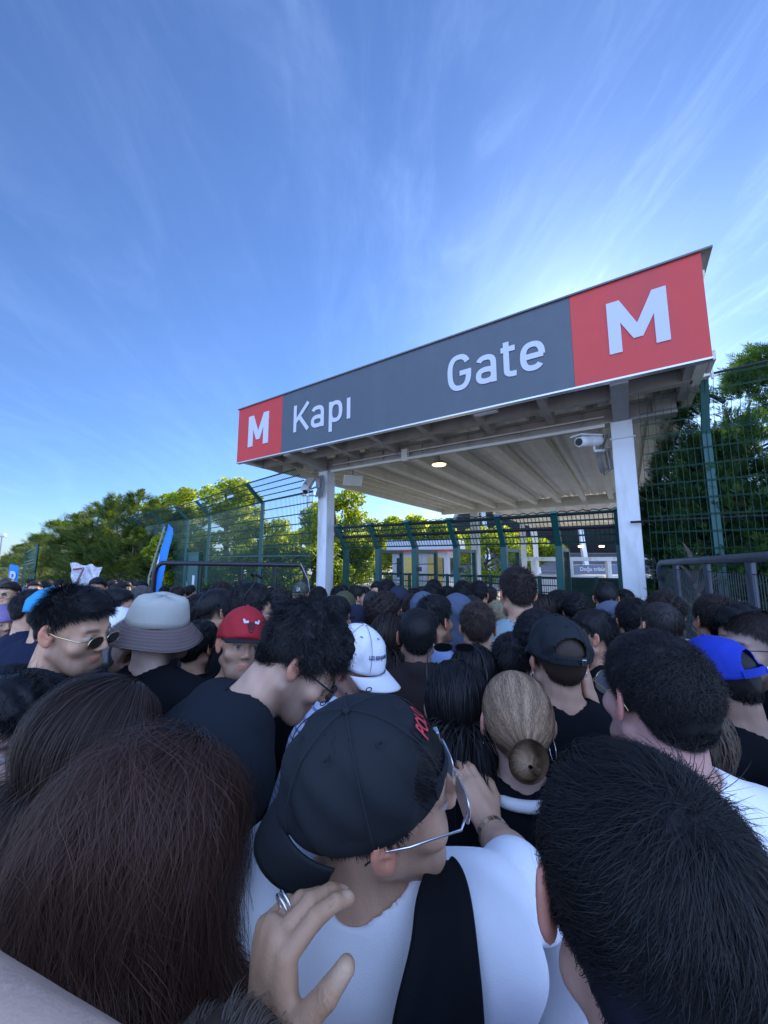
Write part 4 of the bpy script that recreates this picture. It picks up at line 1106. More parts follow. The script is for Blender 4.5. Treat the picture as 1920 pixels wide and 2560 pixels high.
        if wr_amp:
            def fn(v, x, y, z):
                P = (x, y, z); o = 0; r = np.random.default_rng(seed)
                for i in range(6):
                    k = r.normal(size=3) * np.array([1, 1, .7]) * (16 + 7*i)
                    o = o + np.sin(x*k[0] + y*k[1] + z*k[2] + 2.0*np.sin(x*9 + z*7 + i) + r.uniform(0, 6.28)) / (1 + .25*i)
                att = np.clip((np.sqrt((x-nb[0])**2 + (y-nb[1])**2 + (z-nb[2])**2) - .085) / .07, 0, 1); return v + o * wr_amp * .45 * att
            F.full(fn)
        up = s.T @ np.array([0, 0, 1.0])
        F.cap(nb + s.T @ np.array([0, .012, -.012 - drop]), nb + s.T @ np.array([0, -.004, .25]), neck, neck + .015, k=.006, mode='d')
        if collar:
            F.cap(nb + s.T @ np.array([0, -.01, .00]), nb + s.T @ np.array([0, -.008, .035]), neck + .009, neck + .006, k=.01)
            F.cap(nb + s.T @ np.array([0, .01, -.012]), nb + s.T @ np.array([0, -.002, .25]), neck - .006, neck, k=.003, mode='d')
        V, Q = F.mesh(); return V, Q
    def trousers(s, off=.010):
        a = s.axes(.024, .024)
        F = Field(axis(a[0][0]-.02, a[0][-1]+.02, .024, []), axis(a[1][0]-.02, a[1][-1]+.02, .024, []), axis(.05, s.zp+.14, .026, []))
        s.legs(F, off); F.ell(s.t(0, -.005, -.03), (.155*s.b+off, .118+off, .13+off), s.T, .05)
        return F.mesh()
    def shoes(s):
        F = Field(axis(-.22, .22, .011, []), axis(-.12, .24, .012, []), axis(-.004, .13, .009, [])); s.feet(F, .009)
        F.full(lambda v, x, y, z: np.maximum(np.maximum(v, .004 - z), z - .11)); return F.mesh()

# ------------------------------------------------------------------ hair
def ribbons(P, width, nrm, cols=None):
    """P (n, k, 3) strands -> tapered ribbons facing along nrm (n, k, 3)"""
    n, k, _ = P.shape
    T = np.empty_like(P); T[:, 1:-1] = P[:, 2:] - P[:, :-2]; T[:, 0] = P[:, 1] - P[:, 0]; T[:, -1] = P[:, -1] - P[:, -2]
    S_ = np.cross(T, nrm); S_ /= np.linalg.norm(S_, axis=2, keepdims=True) + 1e-9
    tp = np.interp(np.linspace(0, 1, k), [0, .6, 1], [1, .85, .15])[None, :, None]
    w_ = np.broadcast_to(np.asarray(width, float).reshape(-1, 1, 1), (n, 1, 1)) * tp * .5
    V = np.stack([P - S_ * w_, P + S_ * w_], 2).reshape(-1, 3)
    base = (np.arange(n)[:, None] * k + np.arange(k - 1)[None, :]) * 2
    F = np.stack([base, base + 1, base + 3, base + 2], 2).reshape(-1, 4)
    C = None if cols is None else np.repeat(cols, k * 2, 0)
    return V, F, C
def scalp_roots(n, r, zoff=0.0, keep=None):
    """random points on the cranium above the hairline, head frame"""
    out = []
    while sum(map(len, out)) < n:
        d = rand_dirs(n * 3, r); P = np.array([0, -.012, .030]) + d * np.array([.0745, .093, .086])
        low = P[:, 2] < -.0
        m = P[:, 2] > hairline(P[:, 0], P[:, 1]) + zoff
        if keep is not None: m &= keep(P)
        out.append(P[m])
    # a share of the roots sits on the nape below the cranium
    m_ = n // 7; d = rand_dirs(m_ * 8, r); N0 = np.array([0, -.052, -.018]); P = N0 + d * np.array([.056, .048, .044])
    k = (d[:, 1] < .1) & ((((P - np.array([0, -.012, .030])) / np.array([.0745, .093, .086])) ** 2).sum(1) > .98) & (P[:, 2] > hairline(P[:, 0], P[:, 1]) + zoff)
    if keep is not None: k &= keep(P)
    return r.permutation(np.concatenate([P[k][:m_], np.concatenate(out)[:n]]))[:n] if k.any() else np.concatenate(out)[:n]
CRN = np.array([0, -.012, .030]); CRR = np.array([.0745, .093, .086]); WHORL = np.array([0.012, -.062, .10])
def headnrm(P):
    n = (P - CRN) / CRR**2; return n / (np.linalg.norm(n, axis=-1, keepdims=True) + 1e-9)
def haircols(n, base, r, var=.25, tip=None):
    return np.array(base) * r.uniform(1 - var, 1 + var, (n, 1)) * (1 + .05*r.normal(size=(n, 3)))
def hair_short(n, r, length=(.02, .035), lift=.45, width=.002, k=5, curl=0.0, cfreq=1.0, base=(.016,.013,.012), top=1.0, grav=.1, messy=.25, fade=0.0, keep=None, clump=0, swirl=.45, hug=.04):
    Rt = scalp_roots(n, r, keep=keep); nr = headnrm(Rt)
    if clump:
        cid = r.integers(0, clump, n); cdir = rand_dirs(clump, r); 
        # nearest clump centre among random roots
        cc = Rt[r.integers(0, n, clump)]; 
        d2 = ((Rt[:, None, :] - cc[None]) ** 2).sum(2) if n * clump < 6e6 else None
        if d2 is not None: cid = d2.argmin(1)
        cd = cdir[cid]; cph = r.uniform(0, 6.28, clump)[cid]
    flow = Rt - WHORL; flow -= nr * (flow * nr).sum(1, keepdims=True); flow /= np.linalg.norm(flow, axis=1, keepdims=True) + 1e-6
    flow = flow * np.clip(np.linalg.norm(Rt - WHORL, axis=1, keepdims=True) / .035, .15, 1)
    sa = (swirl * snoise(Rt, 22, int(r.integers(0, 99))))[:, None]; flow = flow * np.cos(sa) + np.cross(nr, flow) * np.sin(sa)
    hgt = np.clip((Rt[:, 2] - .0) / .08, 0, 1)
    ln = r.uniform(*length, n) * (1 + (top - 1) * hgt)
    if fade: ln *= np.clip((Rt[:, 2] + .04) / .075, fade, 1)
    d = nr * lift + flow * (1 - lift * .6) + rand_dirs(n, r) * messy
    if clump: d += cd * messy * 1.2
    d /= np.linalg.norm(d, axis=1, keepdims=True)
    P = np.empty((n, k, 3)); P[:, 0] = Rt - nr * .002; ph = r.uniform(0, 6.28, n) if not clump else cph + r.normal(0, .4, n); p = P[:, 0].copy()
    b1 = np.cross(d, nr + 1e-3); b1 /= np.linalg.norm(b1, axis=1, keepdims=True) + 1e-9; b2 = np.cross(d, b1)
    for i in range(1, k):
        f = i / (k - 1); d = d + flow * .10 - np.array([0, 0, grav]) - headnrm(p) * hug * 3 * f; d /= np.linalg.norm(d, axis=1, keepdims=True)
        p = p + d * (ln / (k - 1))[:, None]
        q = ((p - CRN) / (CRR + .003)); rad = np.linalg.norm(q, axis=1); m = rad < 1; p[m] = CRN + (q[m] / rad[m][:, None]) * (CRR + .003)
        c = curl * f ** .5
        P[:, i] = p + (b1 * np.cos(ph + f * cfreq * 6.28)[:, None] + b2 * np.sin(ph + f * cfreq * 6.28)[:, None]) * c
    N_ = headnrm(P) + .35 * rand_dirs(n, r)[:, None, :]
    return ribbons(P, width * r.uniform(.7, 1.3, n), N_, haircols(n, base, r))
def hair_shell(t=.010, bump=.003, f=60, seed=1, base=(.016,.013,.012), step=.0065, zo=0.0, top=.0, fade=0.0, tfront=0.0):
    """solid under-layer of the hair following the cranium"""
    lim = .125 + t + top
    F = Field(axis(-lim, lim, step, []), axis(-lim-.01, lim, step, []), axis(-.075, lim+.03, step, []))
    F.ell(CRN, CRR + t, None, 0)
    F.ell((0, -.052, -.018), (.052+t*.4, .045+t*.4, .040), None, .02)
    if top: F.ell((0, .005, .060+top), (.064, .080, .060), None, .03)
    if tfront: F.ell((0, .055, .075), (.05, .04, .028+tfront), None, .02)
    def fn(v, x, y, z):
        X, Y_, Z_ = np.broadcast_arrays(x, y, z); P = np.stack([X, Y_, Z_], -1)
        v = v + bump * snoise(P, f, seed).astype(f32)
        if fade: v = v + np.clip((.03 - Z_) / .07, 0, 1) * fade
        return np.maximum(v, (hairline(X, Y_) + zo - Z_) * .8)
    F.full(fn); V, Q = F.mesh()
    r = np.random.default_rng(seed); c = np.array(base) * (1 + .15 * snoise(V, 200, seed))[:, None]
    return V, Q, c
def merge(parts):
    V = []; F = []; C = []; b = 0
    for v, f, c in parts: V.append(v); F.append(f + b); C.append(c); b += len(v)
    return np.concatenate(V), np.concatenate(F), np.concatenate(C)
def hair_long(p, n, r, length=.42, k=16, width=.0022, base=(.016,.013,.012), part=.0, wave=.003, puff=.012, wild=.0, tipcol=None, flare=0.0, clump=0):
    """long hair in the PERSON frame, falling over head, neck and shoulders"""
    Rt = scalp_roots(n, r); nr = headnrm(Rt)
    side = np.clip((Rt[:, 0] - part) / .012, -1, 1); topz = np.clip((Rt[:, 2] - .03) / .07, 0, 1)
    cid = r.integers(0, max(clump, 1), n)
    if clump:
        cc = Rt[r.integers(0, n, clump)]; cid = np.concatenate([((Rt[i:i+2000, None, :] - cc[None]) ** 2).sum(2).argmin(1) for i in range(0, n, 2000)])
    cph = r.uniform(0, 6.28, max(clump, 1)); cdr = rand_dirs(max(clump, 1), r); clay = r.uniform(0, 1, max(clump, 1))
    d = np.stack([side * (.25 + .75*topz), -.55 - .3*(Rt[:, 1] > .02) * (1 - topz*.3), -.35 * np.ones(n)], 1)
    d -= nr * (d * nr).sum(1, keepdims=True); d /= np.linalg.norm(d, axis=1, keepdims=True) + 1e-6
    sa = (.55 * snoise(Rt, 24, int(r.integers(0, 99))))[:, None]; d = d * np.cos(sa) + np.cross(nr, d) * np.sin(sa)
    P = np.empty((n, k, 3)); q = p.hc + Rt @ p.R.T; d = d @ p.R.T; NR = np.empty((n, k, 3)); P[:, 0] = q; NR[:, 0] = nr @ p.R.T
    lay = r.uniform(0, 1, n) ** .8; lay = (lay * .55 + clay[cid] * .45 if clump else lay); L_ = length * r.uniform(.72, 1.05, n); st = L_ / (k - 1)
    wv = cdr[cid] if clump else rand_dirs(n, r); ph = cph[cid] + r.normal(0, .35, n) if clump else r.uniform(0, 6.28, n); rnd = rand_dirs(n, r)
    backv = p.R @ np.array([0, -1.0, 0])
    for i in range(1, k):
        f = i / (k - 1); g = min(1.0, f * 3.2); layer = lay * puff * (.25 + .75 * g)
        out = q - np.stack([np.full(n, p.hc[0]), np.full(n, p.hc[1] - .02), q[:, 2]], 1); out /= np.linalg.norm(out, axis=1, keepdims=True) + 1e-6
        tgt = np.array([0, 0, -1.0]) + backv * .10 + out * (flare * np.clip((p.hc[2] - .03 - q[:, 2:3]) / .10, 0, 1) - .55 * np.clip((q[:, 2:3] - p.hc[2] + .08) / .08, 0, 1))
        d = d * .66 + tgt * .34 + rnd * wild * .10; d /= np.linalg.norm(d, axis=1, keepdims=True)
        q = q + d * st[:, None]
        h = (q - p.hc) @ p.R; Rr = CRR + .004 + layer[:, None]; e = (h - CRN) / Rr; rad = np.linalg.norm(e, axis=1); m = rad < 1
        h2 = CRN + e / (rad[:, None] + 1e-9) * Rr; q[m] = p.hc + h2[m] @ p.R.T
        h = (q - p.hc) @ p.R; m = (h[:, 2] < .03) & (h[:, 1] > -.002) & (np.abs(h[:, 0]) < .12); q[m] += p.R @ np.array([0, -.010, 0])
        c = p.pel + p.T @ np.array([0, -.01, .40]); t = (q - c) @ p.T; rr = np.array([.215, .135, .165]) + layer[:, None]; e = t / rr; rad = np.linalg.norm(e, axis=1); m = rad < 1
        t2 = e / (rad[:, None] + 1e-9) * rr; q[m] = c + t2[m] @ p.T.T
        dx = q[:, :2] - p.nb[:2]; rd = np.linalg.norm(dx, axis=1); nrad = .062 + layer; m = (rd < nrad) & (q[:, 2] < p.hc[2] - .02); q[m, :2] = p.nb[:2] + dx[m] / (rd[m][:, None] + 1e-6) * nrad[m][:, None]
        nd = q - P[:, i-1]; P[:, i] = q; d = nd / (np.linalg.norm(nd, axis=1, keepdims=True) + 1e-9) * .6 + d * .4
        o = q - np.stack([np.full(n, p.hc[0]), np.full(n, p.hc[1]), q[:, 2]], 1)
        NR[:, i] = np.where((q[:, 2] < p.hc[2])[:, None], o, q - p.hc)
    fs = np.linspace(0, 1, k)[None, :, None]
    P = P + wv[:, None, :] * np.sin(ph[:, None, None] + fs * 15) * wave * np.clip(fs * 3, 0, 1) + rnd[:, None, :] * (wild * .012) * fs
    NR /= np.linalg.norm(NR, axis=2, keepdims=True) + 1e-9
    cols = haircols(n, base, r, .3)
    if clump: cols = cols * (.75 + .5 * r.random(clump))[cid][:, None]
    V, F, C = ribbons(P, width * r.uniform(.7, 1.4, n), NR + .45 * rand_dirs(n, r)[:, None, :], cols)
    if tipcol is not None:
        t = np.tile(np.repeat(np.linspace(0, 1, k), 2), n)[:, None] ** 1.5; C = C * (1 - t) + np.array(tipcol) * C / (np.array(base)) * t
    return V, F, C

# ------------------------------------------------------------------ people materials
m_skin = mat('skin', (1, 1, 1), .48, attr='Col', spec=.35, bump=.12, bscale=300, sss=.06)
m_hair = mat('hair_strands', (1, 1, 1), .48, attr='Col', spec=.24)
def cloth(name, col, rough=.85, var=.05, **k): return mat('cloth_' + name, col, rough, var=var, vscale=9, bump=.16, bscale=700, sheen=0, spec=.10, **k)
C_BLACK = cloth('black', (.008, .009, .012)); C_CHAR = cloth('charcoal', (.018, .022, .028)); C_NAVY = cloth('navy', (.016, .022, .050))
C_WHITE = cloth('white', (.90, .90, .92)); C_BROWN = cloth('brown', (.035, .026, .026)); C_GREY = cloth('grey', (.14, .15, .18)); C_TEAL = cloth('pale_teal', (.30, .42, .46))
C_BLUE = cloth('light_blue', (.30, .40, .66)); C_SLATE = cloth('slate', (.10, .13, .19)); C_JEANS = cloth('jeans', (.03, .045, .09)); C_LILAC = cloth('lilac', (.45, .42, .72))
C_OLIVE = cloth('olive', (.065, .075, .035)); C_BEIGE = mat('cloth_beige', (.74, .60, .50), .9, var=.03, bump=.1, bscale=200); m_shoe = mat('shoe_leather', (.03, .03, .03), .5)
def stripes(name, base, line, axis_, scale, lw):
    m = cloth(name, base); nt = m.node_tree; b = nt.nodes['Principled BSDF']
    t = nt.nodes.new('ShaderNodeTexCoord'); s = nt.nodes.new('ShaderNodeSeparateXYZ'); nt.links.new(t.outputs['Object'], s.inputs[0])
    prev = b.inputs['Base Color'].links[0].from_socket
    for ax_, sc, w_, c in (axis_ if isinstance(axis_, list) else [(axis_, scale, lw, line)]):
        if ax_ == 3:
            a0 = nt.nodes.new('ShaderNodeMath'); a0.operation = 'MULTIPLY_ADD'; nt.links.new(s.outputs[2], a0.inputs[0]); a0.inputs[1].default_value = 1.0; nt.links.new(s.outputs[0], a0.inputs[2]); src = a0.outputs[0]
        else: src = s.outputs[ax_]
        a = nt.nodes.new('ShaderNodeMath'); a.operation = 'MULTIPLY'; nt.links.new(src, a.inputs[0]); a.inputs[1].default_value = sc
        f = nt.nodes.new('ShaderNodeMath'); f.operation = 'FRACT'; nt.links.new(a.outputs[0], f.inputs[0])
        g_ = nt.nodes.new('ShaderNodeMath'); g_.operation = 'LESS_THAN'; nt.links.new(f.outputs[0], g_.inputs[0]); g_.inputs[1].default_value = w_
        h = nt.nodes.new('ShaderNodeMath'); h.operation = 'MULTIPLY'; nt.links.new(g_.outputs[0], h.inputs[0]); h.inputs[1].default_value = .8
        mx = nt.nodes.new('ShaderNodeMix'); mx.data_type = 'RGBA'; nt.links.new(h.outputs[0], mx.inputs['Factor']); nt.links.new(prev, mx.inputs['A']); mx.inputs['B'].default_value = tuple(c) + (1,)
        prev = mx.outputs['Result']
    nt.links.new(prev, b.inputs['Base Color']); return m
C_STRIPE = stripes('blue_stripe', (.60, .64, .80), (.10, .15, .38), 2, 62, .26)
C_PLAID = stripes('red_plaid', (.14, .035, .045), None, [(0, 11, .30, (.42, .42, .48)), (2, 10, .34, (.06, .05, .09)), (2, 20, .08, (.55, .55, .6))], 0, 0)
C_GPLAID = stripes('green_plaid', (.012, .05, .035), None, [(0, 13, .12, (.4, .42, .36)), (2, 12, .14, (.30, .34, .3)), (2, 6, .25, (.02, .02, .03))], 0, 0)

# ------------------------------------------------------------------ headwear and things worn (head frame)
def grid_obj(name, P, m, parent, M4=None, thick=.0025, closed=False, sub=0):
    """P (a, b, 3) grid"""
    a, b, _ = P.shape; F = []
    for i in range(a - 1):
        for j in range(b - 1 if not closed else b): F.append((i*b+j, i*b+(j+1) % b, (i+1)*b+(j+1) % b, (i+1)*b+j))
    o = obj(name, P.reshape(-1, 3), F, m, parent, smooth=True, M4=M4)
    if thick: s = o.modifiers.new('s', 'SOLIDIFY'); s.thickness = thick; s.offset = 1
    return o
def crown_pt(az, el, grow=.016, tall=0.0, flat=1.0):
    """az from the front (radians, + = right), el elevation 0..pi/2"""
    rx, ry, rz = .0755 + grow, .095 + grow, .088 + grow + tall
    z = math.sin(el) ** flat
    ce = math.cos(el)
    return np.array([math.sin(az)*ce*rx, math.cos(az)*ce*ry - .012, .024 + math.sin(el)*rz])
def cap_hat(parent, M4, m, bm=None, rev=False, grow=.015, tall=.006, brim=.072, opening=None, name='cap', curve=.020, base=-.004, button=True, droop=.012, seams=False):
    """baseball cap; rev = worn backwards. Returns the crown object"""
    A, E = 96, 30; P = np.zeros((E + 1, A, 3)); r = np.random.default_rng(3)
    for i in range(E + 1):
        for j in range(A):
            el = math.pi/2 * i / E; az = 2*math.pi * j / A
            q = crown_pt(az, el, grow, tall); 
            seam = .0012 * math.exp(-((((az / (math.pi/3)) % 1) - .5)**2 - .25)**2 * 900)
            k = 1 - .010*math.exp(-((abs(((az/(math.pi/3)+.5) % 1) - .5)) / .03)**2) + .010*math.sin(az*3+el*5)*math.cos(el*4)
            wob = (.0022*math.sin(q[0]*55+q[2]*38+1.3*math.sin(q[1]*60)) + .0012*math.sin(q[1]*120+q[2]*90)) * (2.0 if seams else 1)
            k += wob / .1 * (1 if i else 0)
            q = np.array([q[0]*k, (q[1]+.012)*k - .012, q[2] + (base if i == 0 else 0)])
            P[i, j] = q
    if opening:        # dark half-moon opening with a strap below it, at the end opposite the brim
        pass
    F = []; V = P.reshape(-1, 3)
    op_az = 0 if rev else math.pi
    for i in range(E):
        for j in range(A):
            az = 2*math.pi*(j+.5)/A; dz = abs((az - op_az + math.pi) % (2*math.pi) - math.pi); el = (i+.5)/E
            if opening and (dz/.62)**2 + ((el-.11)/.30)**2 < 1 and el > .10: continue
            F.append((i*A+j, i*A+(j+1) % A, (i+1)*A+(j+1) % A, (i+1)*A+j))
    c = obj(name, V, F, m, parent, smooth=True, M4=M4); s = c.modifiers.new('s', 'SOLIDIFY'); s.thickness = .003; s.offset = 1
    if seams:
        mm = MB()
        for j in range(6):
            az = PI/6 + j*PI/3
            mm.tube([crown_pt(az, e, grow+.0042, tall) * np.array([1, 1, 1]) for e in np.linspace(.06, 1.52, 14)], .0008, 5)
            for e in (.95,):
                q = crown_pt(az + PI/6, e, grow+.0045, tall); mm.tube([tuple(q + np.array([math.cos(t)*.004, math.sin(t)*.004, 0])) for t in np.linspace(0, 2*PI, 9)], .0009, 4, caps=False)
        mm.build('stitching', mat('seam_thread', (.014, .018, .023), .8), c, smooth=True)
    sg_ = -1 if rev else 1; n = 22; k = 8; B = np.zeros((n+1, k+1, 3))
    for i in range(n + 1):
        a = -1.12 + 2.24 * i / n; q = crown_pt(a, 0, grow+.002, 0)
        for j in range(k + 1):
            t = j / k; ex = brim * t * math.cos(a*.98)**.62
            x_ = q[0] * (1 - .10*t); y_ = q[1] + ex; z_ = q[2] - .010 - curve * (abs(x_)/.085)**2 * (.4 + .6*t) - droop*t*(.5+.5*t) + .006
            B[i, j] = (x_, sg_*(y_+.012) - .012, z_)
    grid_obj('brim', B, bm or m, c, thick=.003)
    if button: MB().tube([(0, -.012, .112+grow+tall-.001), (0, -.012, .112+grow+tall+.005)], [.007, .004], 12).build('button', m, c, smooth=True)
    if opening:
        mm = MB(); pts = [crown_pt(op_az + t, .05, grow+.001, 0) for t in np.linspace(-.7, .7, 13)]
        for q0, q1 in zip(pts[:-1], pts[1:]): mm.bar(q0, q1, .003, .018)
        mm.build('strap', m, c)
        q = crown_pt(op_az - .25, .05, grow+.004, 0); MB().box(q[0]-.006, q[1]-.006, q[2]-.009, q[0]+.006, q[1]+.006, q[2]+.009).build('buckle', mat('chrome', (.8, .8, .82), .2, 1.0), c, bevel=.001)
    return c
def surf_text(txt, parent, m, az0, az1, el0, el1, grow=.018, tall=.006, bold=.0, shear=0.0, name='lettering', rot=0):
    """writing laid on a cap crown"""
    V, F = fit_text(txt, 0, 0, 1, 1, bold=bold, shear=shear)
    out = []
    for x, _, z in V:
        if rot: x, z = 1 - z, x
        out.append(crown_pt(az0 + (az1-az0)*x, el0 + (el1-el0)*z, grow + .0022, tall))
    return obj(name, np.array(out), F, m, parent)
def shades(parent, M4, lens=None, frame=None, y=.098, z=.002, dz=0.0, name='sunglasses', w_=.056, hh=.036, wire=.0016, up=0.0, rect=False):
    """glasses in the head frame"""
    fr = frame or mat('gold_wire', (.75, .62, .35), .25, 1.0); ln = lens or mat('dark_lens', (.012, .012, .014), .08, spec=.7)
    root = None; b = MB(); lb = MB()
    for sd in (-1, 1):
        cx = .031*sd; pts = []
        for k in range(17):
            a = 2*math.pi*k/16; ca, sa = math.cos(a), math.sin(a)
            e = .55 if rect else .85
            xx = cx + math.copysign(abs(ca)**e, ca)*w_*.46; zz = z + math.copysign(abs(sa)**e, sa)*hh*.5
            pts.append((xx, y - .10*(abs(xx))**1.5*1.2, zz))
        b.tube(pts, wire, 6, caps=False); c = (cx, y-.001, z)
        V = [(p[0], p[1]-.0008, p[2]) for p in pts[:-1]] + [(p[0], p[1]+.0008, p[2]) for p in pts[:-1]]
        lb.add(V, [list(range(16)), list(range(31, 15, -1))])
        b.tube([(.057*sd, y-.006, z+hh*.25), (.074*sd, y-.02, z+hh*.22), (.0800*sd, .02, z+.006+up*.4), (.0800*sd, -.012, z+.006+up), (.078*sd, -.032, z-.012+up)], wire*1.15, 6)
    b.tube([(-.008, y+.0, z+.004), (0, y+.003, z+.008), (.008, y+.0, z+.004)], wire, 6)
    o = b.build(name, fr, parent, smooth=True, M4=M4); lb.build('lens', ln, o); return o
def hoop(parent, M4, sd, R0=.018, m=None, name='earring'):
    b = MB(); b.tube([(.083*sd, -.006 + R0*math.sin(a), -.032 - R0 + R0*math.cos(a)) for a in np.linspace(0, 6.283, 25)], .0011, 6, caps=False)
    return b.build(name, m or mat('silver', (.85, .85, .87), .2, 1.0), parent, smooth=True, M4=M4)
# ================================================================== CROWD
def M4of(R, t):
    m = Matrix.Identity(4)
    for i in range(3):
        for j in range(3): m[i][j] = float(R[i][j])
        m[i][3] = float(t[i])
    return m
def meshm(name, V, F, m, cols=None):
    me = mesh_np(name, V, F, cols, True); me.materials.append(m); return me
def child(name, me, parent, m=None, M4=None):
    o = link(bpy.data.objects.new(name, me), parent, M4)
    if m is not None and len(me.materials) and me.materials[0] != m:
        o.material_slots[0].link = 'OBJECT'; o.material_slots[0].material = m
    return o
BLK = (.0115, .0105, .0115); DBR = (.026, .017, .014); BRN = (.045, .028, .021); MBR = (.075, .05, .036); LBR = (.32, .205, .125); GRY = (.10, .09, .085)
HAIR = {}
def hair_mesh(key):
    if key in HAIR: return HAIR[key]
    st, c = key; r = np.random.default_rng(abs(hash(st)) % 1000 if False else sum(map(ord, st)) + int(c[0]*1e4))
    if st == 'short':   p = [hair_shell(.0055, .003, 70, 2, c, zo=.004, top=.002, fade=.004), hair_short(5200, r, (.014, .024), .50, .0022, 4, base=c, top=1.5, fade=.25, messy=.3)]
    elif st == 'quiff': p = [hair_shell(.005, .003, 60, 3, c, zo=.004, top=.008, fade=.008, tfront=.010), hair_short(4200, r, (.012, .022), .55, .0022, 4, base=c, top=2.0, fade=.2, messy=.22, grav=.0)]
    elif st == 'buzz':  p = [hair_shell(.0035, .0008, 120, 4, c, zo=.002), hair_short(4200, r, (.006, .010), .75, .0022, 3, base=c, messy=.5, grav=0)]
    elif st == 'fade':  p = [hair_shell(.008, .002, 80, 5, c, zo=.040, top=.004, fade=.004), hair_short(2400, r, (.014, .024), .5, .0028, 4, base=c, keep=lambda P: P[:, 2] > .035)]
    elif st == 'curly': p = [hair_shell(.014, .006, 75, 6, c, zo=.006, top=.010, fade=.012), hair_short(4600, r, (.018, .032), .75, .0026, 6, curl=.005, cfreq=1.6, base=c, top=1.3, fade=.35, messy=.5, grav=0)]
    elif st == 'afro':  p = [hair_shell(.026, .008, 90, 7, c, zo=.000, top=.012), hair_short(5200, r, (.036, .050), .85, .0028, 6, curl=.006, cfreq=2.2, base=c, messy=.5, grav=0)]
    elif st == 'wavy':  p = [hair_shell(.006, .004, 50, 8, c, zo=.000, top=.003, fade=.003), hair_short(5600, r, (.022, .038), .45, .0022, 6, curl=.005, cfreq=.8, base=c, top=1.3, messy=.35, grav=.15)]
    elif st == 'balding': p = [hair_shell(.004, .001, 100, 9, c, zo=.0, fade=-.004), hair_short(1500, r, (.010, .020), .4, .0020, 3, base=c, keep=lambda P: (P[:, 2] < .085) | (P[:, 1] > .02) | (np.random.default_rng(1).random(len(P)) < .22))]
    elif st == 'bald':  p = [hair_short(700, r, (.004, .007), .4, .002, 3, base=c, keep=lambda P: P[:, 2] < .04)]
    V, F, C = merge(p); 
    if st == 'balding':
        V0, F0, C0 = p[1]; V, F, C = V0, F0, C0
    me = meshm('hair_' + st, V, F, m_hair, C); HAIR[key] = me; return me

RIGS = {}
def rig(key):
    if key in RIGS: return RIGS[key]
    kw = {'s': {}, 'r': dict(yaw=38), 'l': dict(yaw=-38), 'd': dict(pitch=-22), 'f': dict(fem=True, build=.88), 'fd': dict(fem=True, build=.88, pitch=-15, yaw=20)}[key.rstrip('b')]
    p = Person(**kw)
    V, F, C = p.body(step=.026, hstep=.0078, beard=.75 if key.endswith('b') else .12)
    p.me = meshm('person_body', V, F, m_skin, C)
    kb = 'f' if p.fem else 's'
    if kb not in RIGS or not hasattr(RIGS.get(kb), 'short'):
        for sl in ('short', 'long'):
            V, F = p.clothes(sleeve=sl, step=.021, fine=.010, seed=len(kb)); setattr(p, sl, meshm('shirt', V, F, C_BLACK))
        V, F = p.trousers(); p.trs = meshm('trousers', V, F, C_JEANS); V, F = p.shoes(); p.sho = meshm('shoes', V, F, m_shoe)
    else:
        q = RIGS[kb]; p.short, p.long, p.trs, p.sho = q.short, q.long, q.trs, q.sho
    RIGS[key] = p; return p
rig('s'); rig('f')
LONGH = {}
def long_hair(key, c):
    k = (key, c)
    if k not in LONGH:
        V, F, C = hair_long(rig(key), 6000, np.random.default_rng(5), .40, 14, .0035, c, wave=.002, puff=.02); V2, F2, C2 = hair_shell(.008, .002, 40, 3, c)
        V2 = rig(key).hc + V2 @ rig(key).R.T; V, F, C = merge([(V, F, C), (V2, F2, C2)]); LONGH[k] = meshm('hair_long', V, F, m_hair, C)
    return LONGH[k]

def crowd(x, yt, Y, yaw, rk, hair, hc_, shirt, label, sleeve='short', extra=None, group=None, tr=None, cat='person'):
    p = rig(rk); X, _, zt_ = W(x, yt, Y)
    add = {'curly': .03, 'afro': .045, 'quiff': .035, 'long': .012, 'bald': .0, 'buzz': .004, 'fade': .01, 'balding': .004}.get(hair, .018)
    if extra and 'cap' in extra:
        add = .028; hair = 'buzz' if hair not in ('bald',) else hair
    s = zt_ / (1.751 + add); s = max(.86, min(1.10, s))
    off = Matrix.Rotation(R_(-yaw), 3, 'Z') @ Vector(p.hc) * s
    o = bpy.data.objects.new('person', p.me); COL.objects.link(o)
    o.location = (X - off.x, Y - off.y, (zt_ - s * (1.751 + add)) if zt_ < .86 * 1.77 else 0); o.rotation_euler = (0, 0, R_(-yaw)); o.scale = (s, s, s)
    if zt_ > 1.10 * (1.751 + add): o.location.z = zt_ - s * (1.751 + add)
    tag(o, label, cat, group)
    HM = M4of(p.R, p.hc)
    if hair == 'long': child('hair', long_hair(rk, hc_), o)
    elif hair: child('hair', hair_mesh((hair, hc_)), o, M4=HM)
    child('shirt', getattr(p, sleeve), o, shirt); child('trousers', p.trs, o, tr or C_JEANS); child('shoes', p.sho, o)
    if extra: extra_fns[extra[0] if isinstance(extra, tuple) else extra](o, HM, p, extra)
    return o
def x_cap(o, HM, p, e): cap_hat(o, HM, e[1], rev=('rev' in e), opening=('open' in e))
def x_shades(o, HM, p, e): shades(o, HM)
def x_glasses(o, HM, p, e): shades(o, HM, frame=m_black, lens=mat('clear_lens', (.25, .27, .3), .05, spec=.8), name='glasses', rect=True, wire=.002)
def x_headshades(o, HM, p, e):
    M2 = HM @ Matrix.Translation((0, -.035, .088)) @ Matrix.Rotation(R_(48), 4, 'X'); shades(o, M2, frame=m_black, y=.088)
